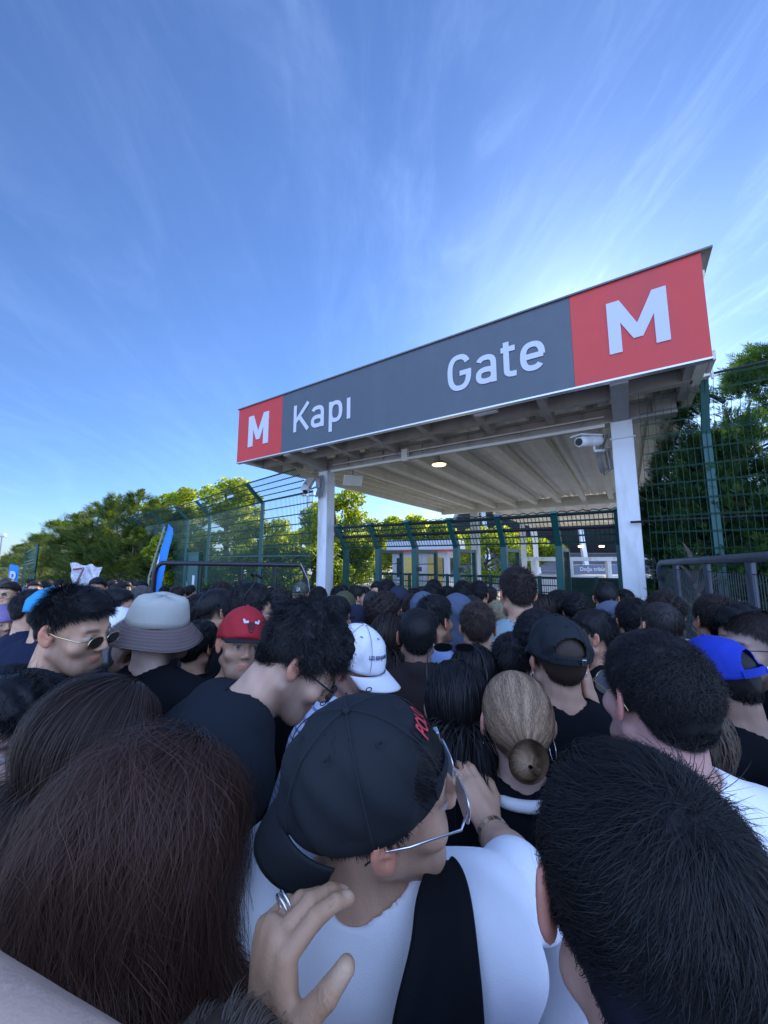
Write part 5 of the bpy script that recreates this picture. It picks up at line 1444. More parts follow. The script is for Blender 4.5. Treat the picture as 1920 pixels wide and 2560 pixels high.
def x_hood(o, HM, p, e):
    F = Field(axis(-.15, .15, .010, []), axis(-.18, .12, .010, []), axis(-.22, .17, .010, []))
    F.ell((0, -.02, .03), (.105, .118, .112), None, 0); F.cap((0, -.03, -.02), (0, -.045, -.16), .088, .115, k=.03)
    F.full(lambda v, x, y, z: v + .004 * np.sin(x*60 + z*35) * np.cos(z*40 + y*30))
    F.ell((0, .085, -.01), (.078, .10, .105), None, .01, 'd'); F.ell((0, .03, .02), (.082, .10, .10), None, .01, 'd')
    V, Q = F.mesh(); obj('hood', V, Q, e[1], o, smooth=True, M4=HM)
extra_fns = dict(cap=x_cap, shades=x_shades, glasses=x_glasses, headshades=x_headshades, hood=x_hood)
K_NAVY = mat('cap_navy', (.012, .018, .045), .8, var=.05, bump=.14, bscale=1100); K_OLIVE = mat('cap_olive', (.075, .075, .035), .85, var=.06, bump=.14, bscale=1100)
K_GREY = mat('cap_grey', (.12, .13, .19), .8, var=.05); K_CAMO = mat('cap_camo', (.07, .075, .055), .85, var=.7, vscale=30); K_BLACK = mat('cap_black', (.007, .010, .014), .8, var=.05, bump=.14, bscale=1100)
K_WHITE = mat('cap_white', (.88, .88, .92), .85, var=.03, bump=.14, bscale=1100); K_CYAN = mat('cap_cyan', (.03, .33, .62), .8, var=.05); K_LILAC = mat('cap_lilac', (.22, .16, .34), .8, var=.2, vscale=10)
K_RED = mat('cap_red', (.42, .012, .022), .75, var=.05, bump=.16, bscale=1100); K_ROYAL = mat('cap_royal', (.008, .035, .42), .8, var=.06, bump=.16, bscale=1100); K_SAND = mat('straw', (.38, .33, .20), .9, var=.3, vscale=40, bump=.8, bscale=80)

# ---- left side, far to near
crowd(20, 1444, 4.6, 100, 's', 'bald', BRN, C_GREY, 'bald person at the left edge behind the man in sunglasses with a raised hand')
L1 = crowd(26, 1452, 3.9, 172, 's', 'short', DBR, C_BLACK, 'sunlit person at the left edge in dark sunglasses facing the camera', extra=('shades',))
L2 = crowd(56, 1466, 4.6, 165, 'sb', 'short', BLK, C_CHAR, 'person in dark grey cap with round white badge near the left edge', extra=('cap', K_GREY))
V, F = [], []
for k in range(14): V.append(crown_pt(.16*math.cos(k*.4488), .38+.16*math.sin(k*.4488), .019, .006))
F = [list(range(14))]; obj('badge', V, F, m_letter, L2, M4=M4of(rig('sb').R, rig('sb').hc))
crowd(14, 1508, 2.55, 120, 'sb', 'short', BLK, C_NAVY, 'bearded person in navy and lilac cap cut by the left edge', extra=('cap', K_LILAC, 'rev'))
crowd(88, 1470, 2.35, 35, 's', 'short', BLK, C_NAVY, 'black haired person in navy top left of the cyan cap')
crowd(140, 1461, 2.0, 20, 's', 'short', DBR, C_NAVY, 'person in bright cyan cap half hidden behind the profile man in gold sunglasses', extra=('cap', K_CYAN))
crowd(246, 1441, 4.1, 160, 's', 'short', BLK, C_CHAR, 'sunlit person with black hair facing the camera below the wrapped poster')
crowd(296, 1467, 2.35, 62, 'sb', 'short', BLK, C_CHAR, 'bearded black haired person in profile left of the bucket hat')
crowd(294, 1457, 4.6, 200, 's', 'short', DBR, C_GREY, 'brown haired person behind the bearded profile left of the bucket hat')
crowd(356, 1462, 3.0, 10, 's', 'short', GRY, C_GREY, 'grey haired person just behind the bucket hat')
crowd(352, 1450, 5.0, 195, 's', 'short', BLK, C_NAVY, 'sunlit person with black hair by the foot of the blue feather banner')
crowd(500, 1478, 2.6, 20, 's', 'afro', BLK, C_BLACK, 'person with round black afro between bucket hat and fade haircut')
crowd(554, 1450, 3.2, 10, 's', 'curly', DBR, C_BLACK, 'person with brown curls behind the fade haircut left of the barrier post')
crowd(546, 1473, 2.2, 40, 's', 'fade', BLK, C_CHAR, 'person with shaved fade haircut above the red cap', extra=('glasses',))
crowd(502, 1545, 1.85, 22, 's', 'curly', BLK, C_BLACK, 'person with thick black curls between bucket hat and red cap')
crowd(628, 1452, 1.75, 52, 'sb', 'wavy', BLK, C_BLACK, 'dark haired person with sunglasses pushed up on the head behind the red cap', extra=('headshades',))
crowd(700, 1482, 2.2, 30, 's', 'short', BLK, C_CHAR, 'black haired person right of the one with sunglasses on the head')
crowd(700, 1468, 3.4, 10, 's', 'short', DBR, C_BLACK, 'brown haired person left of the camouflage cap')
o = crowd(752, 1451, 4.0, 180, 's', 'short', BLK, C_OLIVE, 'person in camouflage cap with LA lettering beside the white column', extra=('cap', K_CAMO))
surf_text('LA', o, m_letter, .20, -.20, .12, .50, bold=.02, grow=.019).matrix_local = M4of(rig('s').R, rig('s').hc)
crowd(797, 1464, 3.5, 15, 's', 'short', BLK, C_BLACK, 'black haired person directly left of the white column foot')
crowd(755, 1487, 2.7, 10, 's', 'curly', BLK, C_CHAR, 'curly haired person below the camouflage cap')
crowd(846, 1462, 3.9, 5, 's', 'short', BLK, C_BLACK, 'black haired person right behind the olive cap')
crowd(862, 1473, 2.9, 15, 's', 'wavy', DBR, C_OLIVE, 'person in plain olive cap right of the white column', extra=('cap', K_OLIVE, 'rev'))
crowd(838, 1486, 2.1, 45, 's', 'wavy', BLK, C_BLACK, 'dark haired person left of the navy cap with a thin white mark', extra=('glasses',))
crowd(893, 1462, 3.8, 70, 'sb', 'short', BLK, C_GREY, 'bearded person in profile looking right beside the olive cap')
crowd(932, 1477, 3.1, 20, 's', 'bald', BRN, C_GREY, 'bald person behind the brown curly head right of the bearded profile')
o = crowd(893, 1506, 2.2, 60, 's', 'short', BLK, C_NAVY, 'person in navy cap with a thin white mark above the white cap', extra=('cap', K_NAVY, 'rev', 'open'))
V = [crown_pt(a, e, .0185, .006) for e in (.09, .12) for a in np.linspace(-2.1, -1.3, 9)]; obj('cap_mark', V, [(i, i+1, i+10, i+9) for i in range(8)], m_letter, o, M4=M4of(rig('s').R, rig('s').hc))
crowd(962, 1473, 2.1, 45, 's', 'curly', DBR, C_GREY, 'person with tight brown curls and glasses in grey blue top', extra=('glasses',))
crowd(968, 1445, 3.8, 10, 's', 'curly', BLK, C_BLACK, 'black curly head against the orange vest near the lane posts')
crowd(942, 1452, 4.6, 180, 's', 'short', BLK, mat('cloth_orange', (.7, .12, .03), .8), 'steward in orange vest behind the crowd between the lane posts')
crowd(998, 1460, 3.1, 20, 's', 'short', BLK, C_NAVY, 'person in plain dark blue cap below the second lane post', extra=('cap', K_NAVY))
crowd(1030, 1482, 2.9, 5, 's', 'short', DBR, C_BLACK, 'dark head between the dark blue cap and the grey hood')
crowd(1058, 1480, 2.8, 8, 'f', None, BLK, C_SLATE, 'person in grey hood behind the light blue shirt', extra=('hood', C_SLATE))
crowd(1084, 1446, 3.7, 10, 's', 'short', BLK, C_BLACK, 'two toned black haired head under the third lane post')
crowd(1078, 1456, 3.2, 355, 's', 'wavy', BLK, C_BLACK, 'black haired head in front of the third lane post')
crowd(1117, 1462, 3.4, 5, 's', 'short', BLK, C_BLACK, 'small black head right of the third lane post')
crowd(1156, 1449, 3.1, 10, 's', 'wavy', BLK, C_BLACK, 'large black haired head left of the fourth lane post')
crowd(1196, 1449, 3.3, 30, 's', 'short', BLK, C_BLACK, 'black haired head right of the fourth lane post')
crowd(1142, 1485, 2.4, 12, 'f', None, BLK, C_SLATE, 'woman in blue grey hood and cloak behind the light blue shirt', extra=('hood', C_SLATE), sleeve='long')
o = crowd(1180, 1484, 2.45, 170, 's', 'short', BLK, C_BLACK, 'person in black cap with yellow letter behind the brown haired man in black tee', extra=('cap', K_BLACK))
surf_text('P', o, mat('yellow_thread', (.75, .62, .05), .7), .16, -.16, .14, .62, bold=.02, grow=.019).matrix_local = M4of(rig('s').R, rig('s').hc)
crowd(1246, 1497, 2.6, 10, 'f', 'curly', (.30, .25, .15), C_GREY, 'person with short fair curly hair left of the tall man in pale teal')
crowd(1086, 1476, 1.95, 48, 's', 'quiff', BLK, C_BLUE, 'black haired man in light blue shirt looking right', sleeve='long')
crowd(1290, 1406, 1.97, 0, 's', 'quiff', DBR, C_TEAL, 'tall man with brown quiff and pale teal tee seen from behind')
crowd(1192, 1493, 1.85, 12, 's', 'quiff', BRN, C_BLACK, 'brown haired man in black tee left of the tall man')
crowd(1180, 1608, 1.5, 0, 'f', 'long', BLK, C_BLACK, 'woman with long straight black hair below the brown haired man in black tee')
crowd(976, 1532, 1.75, 8, 'f', 'long', DBR, C_BLACK, 'woman with long straight dark hair left of the brown jacket')
crowd(1350, 1484, 2.6, 0, 'f', 'long', DBR, C_BLACK, 'woman with long brown hair right of the tall man')
crowd(1396, 1470, 2.7, 20, 's', 'afro', BLK, C_BLACK, 'person with black afro in front of the dark netting')
crowd(1440, 1477, 2.5, 25, 's', 'curly', BLK, C_LILAC, 'curly black haired person in lilac tee')
crowd(1512, 1455, 2.9, 30, 's', 'fade', BLK, C_BLACK, 'person with high fade haircut below the right column')
crowd(1556, 1470, 3.0, 10, 's', 'short', BLK, C_BLACK, 'black head under the cypress shoot at the column foot')
o = crowd(1524, 1496, 2.2, -15, 's', 'short', BLK, C_BLACK, 'person in grey cap with black VS patch', extra=('cap', K_GREY))
hm = M4of(rig('s').R, rig('s').hc)
V = [crown_pt(PI + a, e, .0185, .006) for a, e in ((-.22,.10),(.22,.10),(.22,.62),(-.22,.62))]; obj('patch', V, [(0,1,2,3)], K_BLACK, o, M4=hm)
surf_text('VS', o, m_letter, PI+.18, PI-.18, .36, .56, bold=.03, grow=.0195).matrix_local = hm
crowd(1580, 1490, 2.0, 15, 's', 'wavy', BLK, C_BLACK, 'large black wavy head right of the VS patch cap')
crowd(1478, 1519, 1.8, -62, 'f', 'short', BLK, C_BLACK, 'woman with tied back black hair facing left behind the dark reversed strap cap')
crowd(1656, 1471, 2.1, 22, 's', 'curly', DBR, C_WHITE, 'brown curly haired person in pale tee by the near railing')
crowd(1646, 1502, 1.75, 5, 's', 'balding', DBR, C_BLACK, 'balding person with thin crown hair in black tee')
crowd(1783, 1481, 1.85, 12, 's', 'wavy', DBR, C_BLACK, 'person with smooth brown hair and black shirt in front of the near railing')
crowd(1845, 1500, 1.55, -118, 's', 'afro', BLK, C_BLACK, 'bushy black haired person in sunglasses looking left at the right edge', extra=('shades',))
crowd(1340, 1515, 1.5, 18, 's', 'curly', BLK, C_BLACK, 'dark curly head with shaved nape left of the black strap cap')
crowd(1282, 1575, 1.5, 40, 's', 'short', BLK, C_BLACK, 'dark person in black tee between the tall man and the curly shaved nape')
# distant heads, indistinguishable in the photo
r_ = np.random.default_rng(12)
LB = 'small dark head in the distant crowd at the left under the hedge'
for k in range(34):
    x = 66 + (r_.random() ** .9) * 300; Y = r_.uniform(5.2, 11)
    crowd(x, 1443 + r_.uniform(0, 10) + 30 / Y, Y, r_.uniform(-60, 200), ('s', 'sb', 'r', 'l')[k % 4], ('short', 'wavy', 'curly', 'short')[k % 4], (BLK, DBR, BLK)[k % 3], (C_BLACK, C_CHAR, C_NAVY, C_GREY)[k % 4], LB, group='distant heads under the left hedge')
LB = 'dark haired head in the far crowd before the entry lanes'
for k in range(30):
    x = 420 + k * 29 + r_.uniform(-9, 9); Y = r_.uniform(3.9, 6.0)
    if abs(x - 810) < 22: continue
    crowd(x, 1458 + 30 / Y + r_.uniform(-2, 6), Y, r_.uniform(-40, 60), ('s', 'sb', 'r', 'f')[k % 4], ('short', 'wavy', 'curly', 'buzz')[k % 4], (BLK, DBR, BLK)[k % 3], (C_BLACK, C_CHAR, C_NAVY, C_BLACK)[k % 4], LB, group='far heads before the entry lanes')
# ================================================================== NEAR PEOPLE, each with a body of their own
def wl(loc, yaw, P):
    """world point into the person's frame"""
    v = Matrix.Rotation(R_(yaw), 3, 'Z') @ (Vector(P) - Vector(loc)); return np.array(v[:])
def hero(head, label, yaw=0, shirt=C_BLACK, step=.018, hstep=.0050, arms=None, hands=(), beard=.15, bstyle=None, sleeve='short', collar=False,
         neck=.070, drop=0.0, skin=(.66, .37, .235), hairc=BLK, wr=.0065, fine=.007, cstep=.0135, seed=1, off=.012, armr=1.0, extra=(), **kw):
    p = Person(zh=head[2], **kw)
    o_ = Matrix.Rotation(R_(-yaw), 3, 'Z') @ Vector(p.hc); loc = (head[0] - o_.x, head[1] - o_.y, 0)
    if arms:
        for sd, a in arms.items():
            b = dict(a)
            for k in ('el', 'wr', 'sh'):
                if k in b: b[k] = wl(loc, yaw, b[k])
            if 'hand' in b:
                hh = dict(b['hand'])
                for k in ('dir', 'nrm'):
                    if k in hh: hh[k] = wl((0, 0, 0), yaw, hh[k])
                if 'tdirs' in hh: hh['tdirs'] = [wl((0, 0, 0), yaw, q) for q in hh['tdirs']]
                if 'tnail' in hh: hh['tnail'] = wl((0, 0, 0), yaw, hh['tnail'])
                b['hand'] = hh
            p.arms[sd] = b
    p.armr = armr
    for ea, eb, er in extra: p.extra.append((wl(loc, yaw, ea), wl(loc, yaw, eb), er))
    V, F, C = p.body(step=step, hstep=hstep, hands=hands, beard=beard, skin=skin, hair=hairc, bald=bstyle)
    o = bpy.data.objects.new('person', meshm('person_body', V, F, m_skin, C)); COL.objects.link(o)
    o.location = loc; o.rotation_euler = (0, 0, R_(-yaw)); tag(o, label, 'person')
    V, F = p.clothes(off=off, sleeve=sleeve, neck=neck, drop=drop, collar=collar, wr_amp=wr, fine=fine, step=cstep, seed=seed)
    obj('shirt', V, F, shirt, o, smooth=True)
    V, F = p.trousers(); obj('trousers', V, F, C_JEANS, o, smooth=True); V, F = p.shoes(); obj('shoes', V, F, m_shoe, o, smooth=True)
    p.o = o; p.HM = M4of(p.R, p.hc); p.loc = loc; p.yaw = yaw
    return p
def put_hair(p, parts, name='hair'):
    V, F, C = merge(parts); return obj(name, V, F, m_hair, p.o, cols=C, smooth=True, M4=p.HM)
def RG(n): return np.random.default_rng(n)

# --- profile man with gold rimmed dark glasses (left)
def hero_h(x, y, Y, label, yaw, hyaw=0, **k):
    k.setdefault('yaw_head', hyaw); yh = k.pop('yaw_head')
    return _hero(W(x, y, Y), label, yaw, yh, **k)
def _hero(head, label, yaw, hyaw, **k):
    P0 = Person.__init__
    def init(s, zh=1.635, pitch=0, roll=0, lean=0, side=0, arms=None, build=1.0, fem=False, **z): P0(s, zh, hyaw, pitch, roll, lean, side, arms, build, fem)
    Person.__init__ = init
    try: return hero(head, label, yaw=yaw, **k)
    finally: Person.__init__ = P0

p = hero_h(186, 1574, 1.14, 'man in profile with gold rimmed dark glasses and dark hooded jacket at the left', 58, 34, pitch=-13, roll=2, beard=.45, shirt=C_CHAR, sleeve='long', hstep=.0045, neck=.078, drop=.015, lean=8, off=.024)
put_hair(p, [hair_shell(.004, .003, 60, 11, BLK, .005, zo=.006, top=.003, fade=.004), hair_short(12000, RG(11), (.014, .024), .72, grav=-.02, width=.0014, k=6, base=BLK, top=1.8, fade=.22, messy=.25)])
shades(p.o, p.HM, y=.100, z=-.008, hh=.034, up=.012)
F = Field(axis(-.2, .2, .010, []), axis(-.22, .17, .010, []), axis(-.12, .10, .010, []))      # hood lying round the neck
for a in np.linspace(0, 2*math.pi, 15)[:-1]:
    F.ell((math.sin(a)*.095, math.cos(a)*.075 - .03, -.018 + .028*math.cos(a+PI)), (.042, .042, .040 + .02*math.cos(a+PI)), None, .035)
V, Q = F.mesh(); obj('hood', V, Q, C_CHAR, p.o, smooth=True, M4=Matrix.Translation(p.nb))
V = [(-.018, .118, -.03), (.02, .120, -.02), (.012, .130, -.10), (-.012, .13, -.09)]; obj('tee_front', V, [(0,1,2,3)], C_WHITE, p.o, M4=Matrix.Translation(p.nb)).modifiers.new('s', 'SOLIDIFY').thickness = .004

# --- bucket hat
p = hero_h(398, 1575, 1.40, 'man in cream bucket hat with brown brim and black tee seen from behind', 8, 28, beard=.85, shirt=C_BLACK, skin=(.58, .40, .31), pitch=2)
put_hair(p, [hair_shell(.0035, .001, 80, 12, DBR, .006), hair_short(2500, RG(12), (.006, .012), .4, .0018, 3, base=DBR)])
def bucket(parent, M4):
    A = 64; rows = []
    prof = [(0, .148, .0), (.35, .147, 0), (.72, .144, 0), (.93, .138, 0), (1.0, .128, 0), (1.05, .10, 0), (1.10, .055, 0), (1.16, .020, 0)]
    up = []
    for rr, z in ((.004, .138), (.040, .137), (.064, .133), (.076, .124), (.083, .108), (.089, .085), (.0945, .058), (.098, .036)):
        up.append([(math.sin(a)*rr*(1+.02*math.sin(3*a+z*40)), math.cos(a)*rr*1.17*(1+.015*math.sin(5*a+z*30)) - .012, z + .003*math.sin(4*a)) for a in np.linspace(0, 2*PI, A+1)[:-1]])
    c = grid_obj('bucket_hat', np.array(up[::-1]), mat('hat_cream', (.50, .49, .43), .85, var=.05, bump=.3, bscale=300), parent, M4, thick=.003, closed=True)
    br = []
    for t in np.linspace(0, 1, 9):
        rr = .0985 + .052*t; z = .036 - .060*t - .004*t*t
        br.append([(math.sin(a)*rr*(1+.03*t*math.sin(2*a+1)), math.cos(a)*rr*1.15 - .012, z + .007*t*math.sin(3*a+.6) + (.0008*math.sin(t*90))) for a in np.linspace(0, 2*PI, A+1)[:-1]])
    m = stripes('hat_brim', (.185, .14, .135), None, [(3, 1, .001, (.2, .2, .2))], 0, 0)
    grid_obj('brim', np.array(br[::-1]), m, c, thick=.003, closed=True)
    for t in (.1, .25, .4, .55, .7, .85, .97):
        rr = .0985+.052*t + .0035; z = .036-.060*t-.004*t*t + .001
        MB().tube([(math.sin(a)*rr*(1+.03*t*math.sin(2*a+1)), math.cos(a)*rr*1.15-.012, z+.007*t*math.sin(3*a+.6)) for a in np.linspace(0, 2*PI, 65)], .0007, 4, caps=False).build('stitching', mat('thread_tan', (.30, .24, .22), .8), c)
bucket(p.o, p.HM @ Matrix.Rotation(R_(13), 4, 'Y') @ Matrix.Rotation(R_(-6), 4, 'X') @ Matrix.Scale(.93, 4))

# --- red cap
p = hero_h(604, 1612, 1.46, 'man in red cap with black brim and bull emblem facing the camera', 165, -18, pitch=4, roll=-10, beard=.5, shirt=C_BLACK)
put_hair(p, [hair_shell(.004, .001, 80, 13, DBR, .006), hair_short(2200, RG(13), (.010, .016), .3, .0018, 3, base=DBR)])
HMt = p.HM @ Matrix.Rotation(R_(6), 4, 'X')
c = cap_hat(p.o, HMt, K_RED, K_BLACK, grow=.017, tall=.016, brim=.070, curve=.006, name='cap')
def patch(pts, m, name='emblem', g=.0215):
    V = [crown_pt(a, e, g, .016) for a, e in pts]; return obj(name, V, [list(range(len(pts)))], m, c)
for sd in (-1, 1):
    patch([(sd*.13, .42), (sd*.30, .40), (sd*.38, .52), (sd*.33, .56), (sd*.24, .48), (sd*.13, .50)], m_letter, 'horn')
patch([(-.13,.45),(.13,.45),(.16,.36),(.07,.14),(-.07,.14),(-.16,.36)], mat('emblem_dark', (.10,.004,.008), .7), 'bull_face')
patch([(-.05,.20),(.05,.20),(.03,.16),(-.03,.16)], K_RED, 'muzzle', .0225)

# --- bowed man in black tee
p = hero_h(752, 1652, .93, 'man in black tee bowing his curly black head to the right', 62, 18, pitch=-42, roll=-4, lean=44, beard=.62, shirt=C_CHAR, hstep=.0042, skin=(.60, .36, .25), neck=.078, build=1.08, wr=.004)
put_hair(p, [hair_shell(.016, .006, 60, 14, BLK, .005, zo=.006, top=.010, fade=.010), hair_short(15000, RG(14), (.032, .052), .62, .0013, 9, curl=.0065, cfreq=1.5, base=BLK, top=1.35, fade=.4, messy=.45, grav=.08, clump=260)])
shades(p.o, p.HM, frame=m_black, y=.100, z=-.004, rect=True, wire=.002)

# --- white cap, striped shirt
p = hero_h(893, 1664, 1.33, 'person in white cap with dark lettering and blue striped shirt looking down', 112, 14, pitch=-18, roll=0, lean=10, beard=.0, shirt=C_STRIPE, sleeve='long', fem=False, build=.95, collar=True, skin=(.40, .22, .16), neck=.072)
put_hair(p, [hair_shell(.006, .002, 60, 15, BLK, .006), hair_short(2600, RG(15), (.02, .04), .2, .0018, 5, base=BLK, grav=.3)])
cap_hat(p.o, p.HM, K_WHITE, grow=.016, tall=.012, brim=.075, curve=.034, seams=True)
surf_text('LES BENJAMINS', p.o, mat('navy_thread', (.03, .03, .11), .7), .62, -.36, .36, .50, bold=.03, tall=.012).matrix_local = p.HM

# --- brown jacket
p = hero_h(1043, 1592, 1.62, 'man with cropped black hair and brown jacket seen squarely from behind', 0, 0, shirt=C_BROWN, sleeve='long', collar=True, off=.020, neck=.078, step=.02, skin=(.36, .20, .14))
put_hair(p, [hair_shell(.005, .001, 100, 16, BLK, .005, zo=.002), hair_short(9000, RG(16), (.007, .012), .7, .0014, 3, base=BLK, messy=.5, grav=0)])

# --- black hair woman with glasses on head
p = hero_h(1140, 1765, 1.10, 'woman with glossy black hair and thin glasses pushed up behind the black cap', 12, -6, fem=True, build=.9, shirt=C_BLACK, pitch=-4)
V, F, C = hair_long(p, 9000, RG(17), .45, 18, .0021, BLK, wave=.002, puff=.012); V2, F2, C2 = hair_shell(.009, .002, 40, 17, BLK); V2 = p.hc + V2 @ p.R.T
V, F, C = merge([(V, F, C), (V2, F2, C2)]); obj('hair', V, F, m_hair, p.o, cols=C, smooth=True)
shades(p.o, p.HM @ Matrix.Translation((0, -.045, .095)) @ Matrix.Rotation(R_(40), 4, 'X'), y=.088, wire=.0016, frame=m_black)

# --- black strap cap man
p = hero_h(1393, 1648, 1.24, 'man in plain black cap with curved back opening and ear hoops', 2, 0, pitch=3, shirt=C_BLACK, skin=(.60, .35, .24), hstep=.0045,
           arms={1: dict(el=W(1500, 1860, 1.28), wr=W(1478, 1770, 1.26), hand=dict(dir=(-.06, .10, 1), nrm=(.75, -.6, 0), curl=.12, tcurl=.2))}, hands=(1,))
put_hair(p, [hair_shell(.004, .001, 80, 18, BRN, .006), hair_short(3500, RG(18), (.010, .016), .25, .0016, 3, base=BRN, grav=.3)])
cap_hat(p.o, p.HM, K_BLACK, grow=.016, tall=.012, brim=.07, opening=True, seams=True)
hoop(p.o, p.HM, -1, .010); hoop(p.o, p.HM, 1, .010)

# --- bun woman
p = hero_h(1290, 1806, .97, 'woman with light brown hair in a low bun and white collar', 4, 2, pitch=6, fem=True, build=.88, shirt=C_BLACK, skin=(.52, .34, .27), neck=.060, sleeve='long', hstep=.0045)
r = RG(19); n = 7500; Rt = scalp_roots(n, r); nr = headnrm(Rt); BUN = np.array([-.006, -.119, -.012]); k = 12
P = np.empty((n, k, 3)); q = Rt.copy(); 
for i in range(k):
    f = i / (k - 1); P[:, i] = q; d = BUN + r.normal(0, .008, (n, 3)) * .3 - q; dist = np.linalg.norm(d, axis=1, keepdims=True)
    d = d / (dist + 1e-6); q = q + d * np.minimum(dist, dist / (k - i)) + nr * .0007; e = (q - CRN) / (CRR + .006); rad = np.linalg.norm(e, axis=1); m = rad < 1; q[m] = CRN + e[m] / rad[m][:, None] * (CRR + .006 + .002*r.random((m.sum(), 1)))
hair_parts = [ribbons(P, .0016 * r.uniform(.7, 1.3, n), headnrm(P) + .25*rand_dirs(n, r)[:, None, :], haircols(n, LBR, r, .3) * (.65 + .7*np.clip(.5+.5*np.sin(np.arctan2(Rt[:,2]-BUN[2], Rt[:,0]-BUN[0])*23 + 3*snoise(Rt, 30, 5)), 0, 1))[:, None]), hair_shell(.004, .001, 60, 19, MBR, .005)]
put_hair(p, hair_parts)
n = 2600; k = 14; th = r.uniform(0, 2*PI, n); tw = r.uniform(1.2, 2.6, n); rad0 = r.uniform(.006, .016, n); bz = r.uniform(-1, 1, n); P = np.empty((n, k, 3))
for i in range(k):
    f = i / (k - 1); a = th + tw * f; rr = rad0 + (.040 - rad0) * math.sin(f * PI) ** .6; dep = .026 * math.cos((f - .5) * PI * 1.0) * (1 - rr / .06)
    P[:, i] = BUN + np.stack([np.cos(a)*rr, -.010 - .020 * (1 - (rr/.042)**2) - .006*r.random(n)*0, np.sin(a)*rr*1.12], 1) + (bz * .002)[:, None]
F0 = Field(axis(-.06, .06, .005, []), axis(-.17, -.07, .005, []), axis(-.09, .035, .005, [])); F0.ell(BUN + np.array([0, -.002, 0]), (.022, .006, .026), None, 0); V0, Q0 = F0.mesh()
NB = P - BUN + np.array([0, .03, 0])
V, F, C = merge([ribbons(P, .0019 * r.uniform(.7, 1.3, n), NB, haircols(n, LBR, r, .35)), (V0, Q0, np.tile(np.array(MBR), (len(V0), 1)))])
obj('hair_bun', V, F, m_hair, p.o, cols=C, smooth=True, M4=p.HM)
hoop(p.o, p.HM, 1, .026); hoop(p.o, p.HM, -1, .026)
b = MB(); pts = [p.nb + p.T @ np.array([math.sin(a)*.078, math.cos(a)*.072 - .012, .022 + .012*math.cos(a+PI)]) for a in np.linspace(0, 2*PI, 37)]
b.tube(pts, .0125, 8, caps=False); b.build('collar', C_WHITE, p.o, smooth=True)

# --- big curly head right
p = hero_h(1640, 1748, .76, 'man with dense black curls and thin gold wire glasses right of the bun woman', -2, 0, shirt=C_WHITE, pitch=0, hstep=.0042, skin=(.55, .30, .25))
put_hair(p, [hair_shell(.007, .004, 75, 20, BLK, .005, zo=-.004, top=.004, fade=.003), hair_short(26000, RG(20), (.015, .026), .60, .0009, 9, curl=.0048, cfreq=1.9, base=(.016, .014, .015), top=1.3, fade=.55, messy=.5, grav=.02, clump=420)])
shades(p.o, p.HM, lens=mat('clear_lens', (.09, .095, .11), .05, spec=.8), y=.104, z=0, w_=.056, hh=.050, wire=.0012, up=.004, name='glasses')

# --- huge near head, bottom right
p = hero_h(1612, 2262, .350, 'nearest man at the bottom right with thick messy black hair seen from behind', 4, 8, pitch=-6, shirt=mat('floral_shirt', (.16, .16, .42), .8, var=.9, vscale=22), hstep=.0040, skin=(.52, .30, .22), sleeve='short', neck=.066)
put_hair(p, [hair_shell(.005, .002, 45, 21, BLK, .005, zo=-.006), hair_short(62000, RG(21), (.024, .042), .07, .00048, 11, curl=.004, cfreq=.7, base=(.012, .0115, .0125), top=1.4, messy=.30, grav=.03, clump=160, swirl=1.2, hug=.10)])

# --- blue cap
p = hero_h(1796, 1702, 1.24, 'person in royal blue cap and black tee with chalk lettering on the back', -14, -12, pitch=-14, roll=-4, shirt=C_BLACK, skin=(.40, .24, .17))
put_hair(p, [hair_shell(.004, .001, 80, 22, BLK, .006, zo=-.008), hair_short(5000, RG(22), (.015, .03), .4, .0016, 6, curl=.004, cfreq=1.5, base=BLK, grav=.2, keep=lambda P: P[:, 2] < -.004)])
cap_hat(p.o, p.HM, K_ROYAL, grow=.016, tall=.010, brim=.07, opening=True)
V, F = fit_text('COME', -.135, .465, .03, .505, bold=-.01, extrude=.001)
W_ = []
for x, y, z in V:
    W_.append(p.pel + p.T @ np.array([x, -.146 + .5*x*x, z + .02]))
m_chalk = mat('chalk_print', (.7, .7, .7), .8); obj('lettering', np.array(W_), F, m_chalk, p.o)
V, F = fit_text('A', -.06, .405, -.025, .440, bold=-.01, extrude=.001); obj('lettering', np.array([p.pel + p.T @ np.array([x, -.148 + .5*x*x, z + .01]) for x, y, z in V]), F, m_chalk, p.o)

# --- far right profile with glasses
p = hero_h(1896, 1618, 1.36, 'man in black facing left with dark rimmed glasses at the right edge', -72, -10, shirt=C_BLACK, sleeve='long', beard=.5, pitch=-3, off=.022, skin=(.46, .30, .24))
put_hair(p, [hair_shell(.004, .002, 60, 23, DBR, .006, zo=.004, fade=.003), hair_short(9000, RG(23), (.014, .024), .5, .0015, 5, base=DBR, fade=.3, top=1.3)])
shades(p.o, p.HM, lens=mat('clear_lens', (.09, .095, .11), .05), frame=m_black, y=.102, z=-.002, rect=True, wire=.0016, name='glasses')

# --- plaid shirts behind the curly head
p = hero_h(1700, 1850, .93, 'woman with brown hair in red plaid shirt behind the big curly head', 10, 0, fem=True, shirt=C_PLAID, sleeve='long', build=1.0)
V, F, C = hair_long(p, 3500, RG(24), .20, 12, .0030, MBR, wave=.004, puff=.012); obj('hair', V, F, m_hair, p.o, cols=C, smooth=True)
p = hero_h(2130, 1790, .92, 'person in green plaid shirt cut off by the right edge', -10, 0, shirt=C_GPLAID, sleeve='long')
put_hair(p, [hair_shell(.010, .003, 60, 25, BLK, .006)])

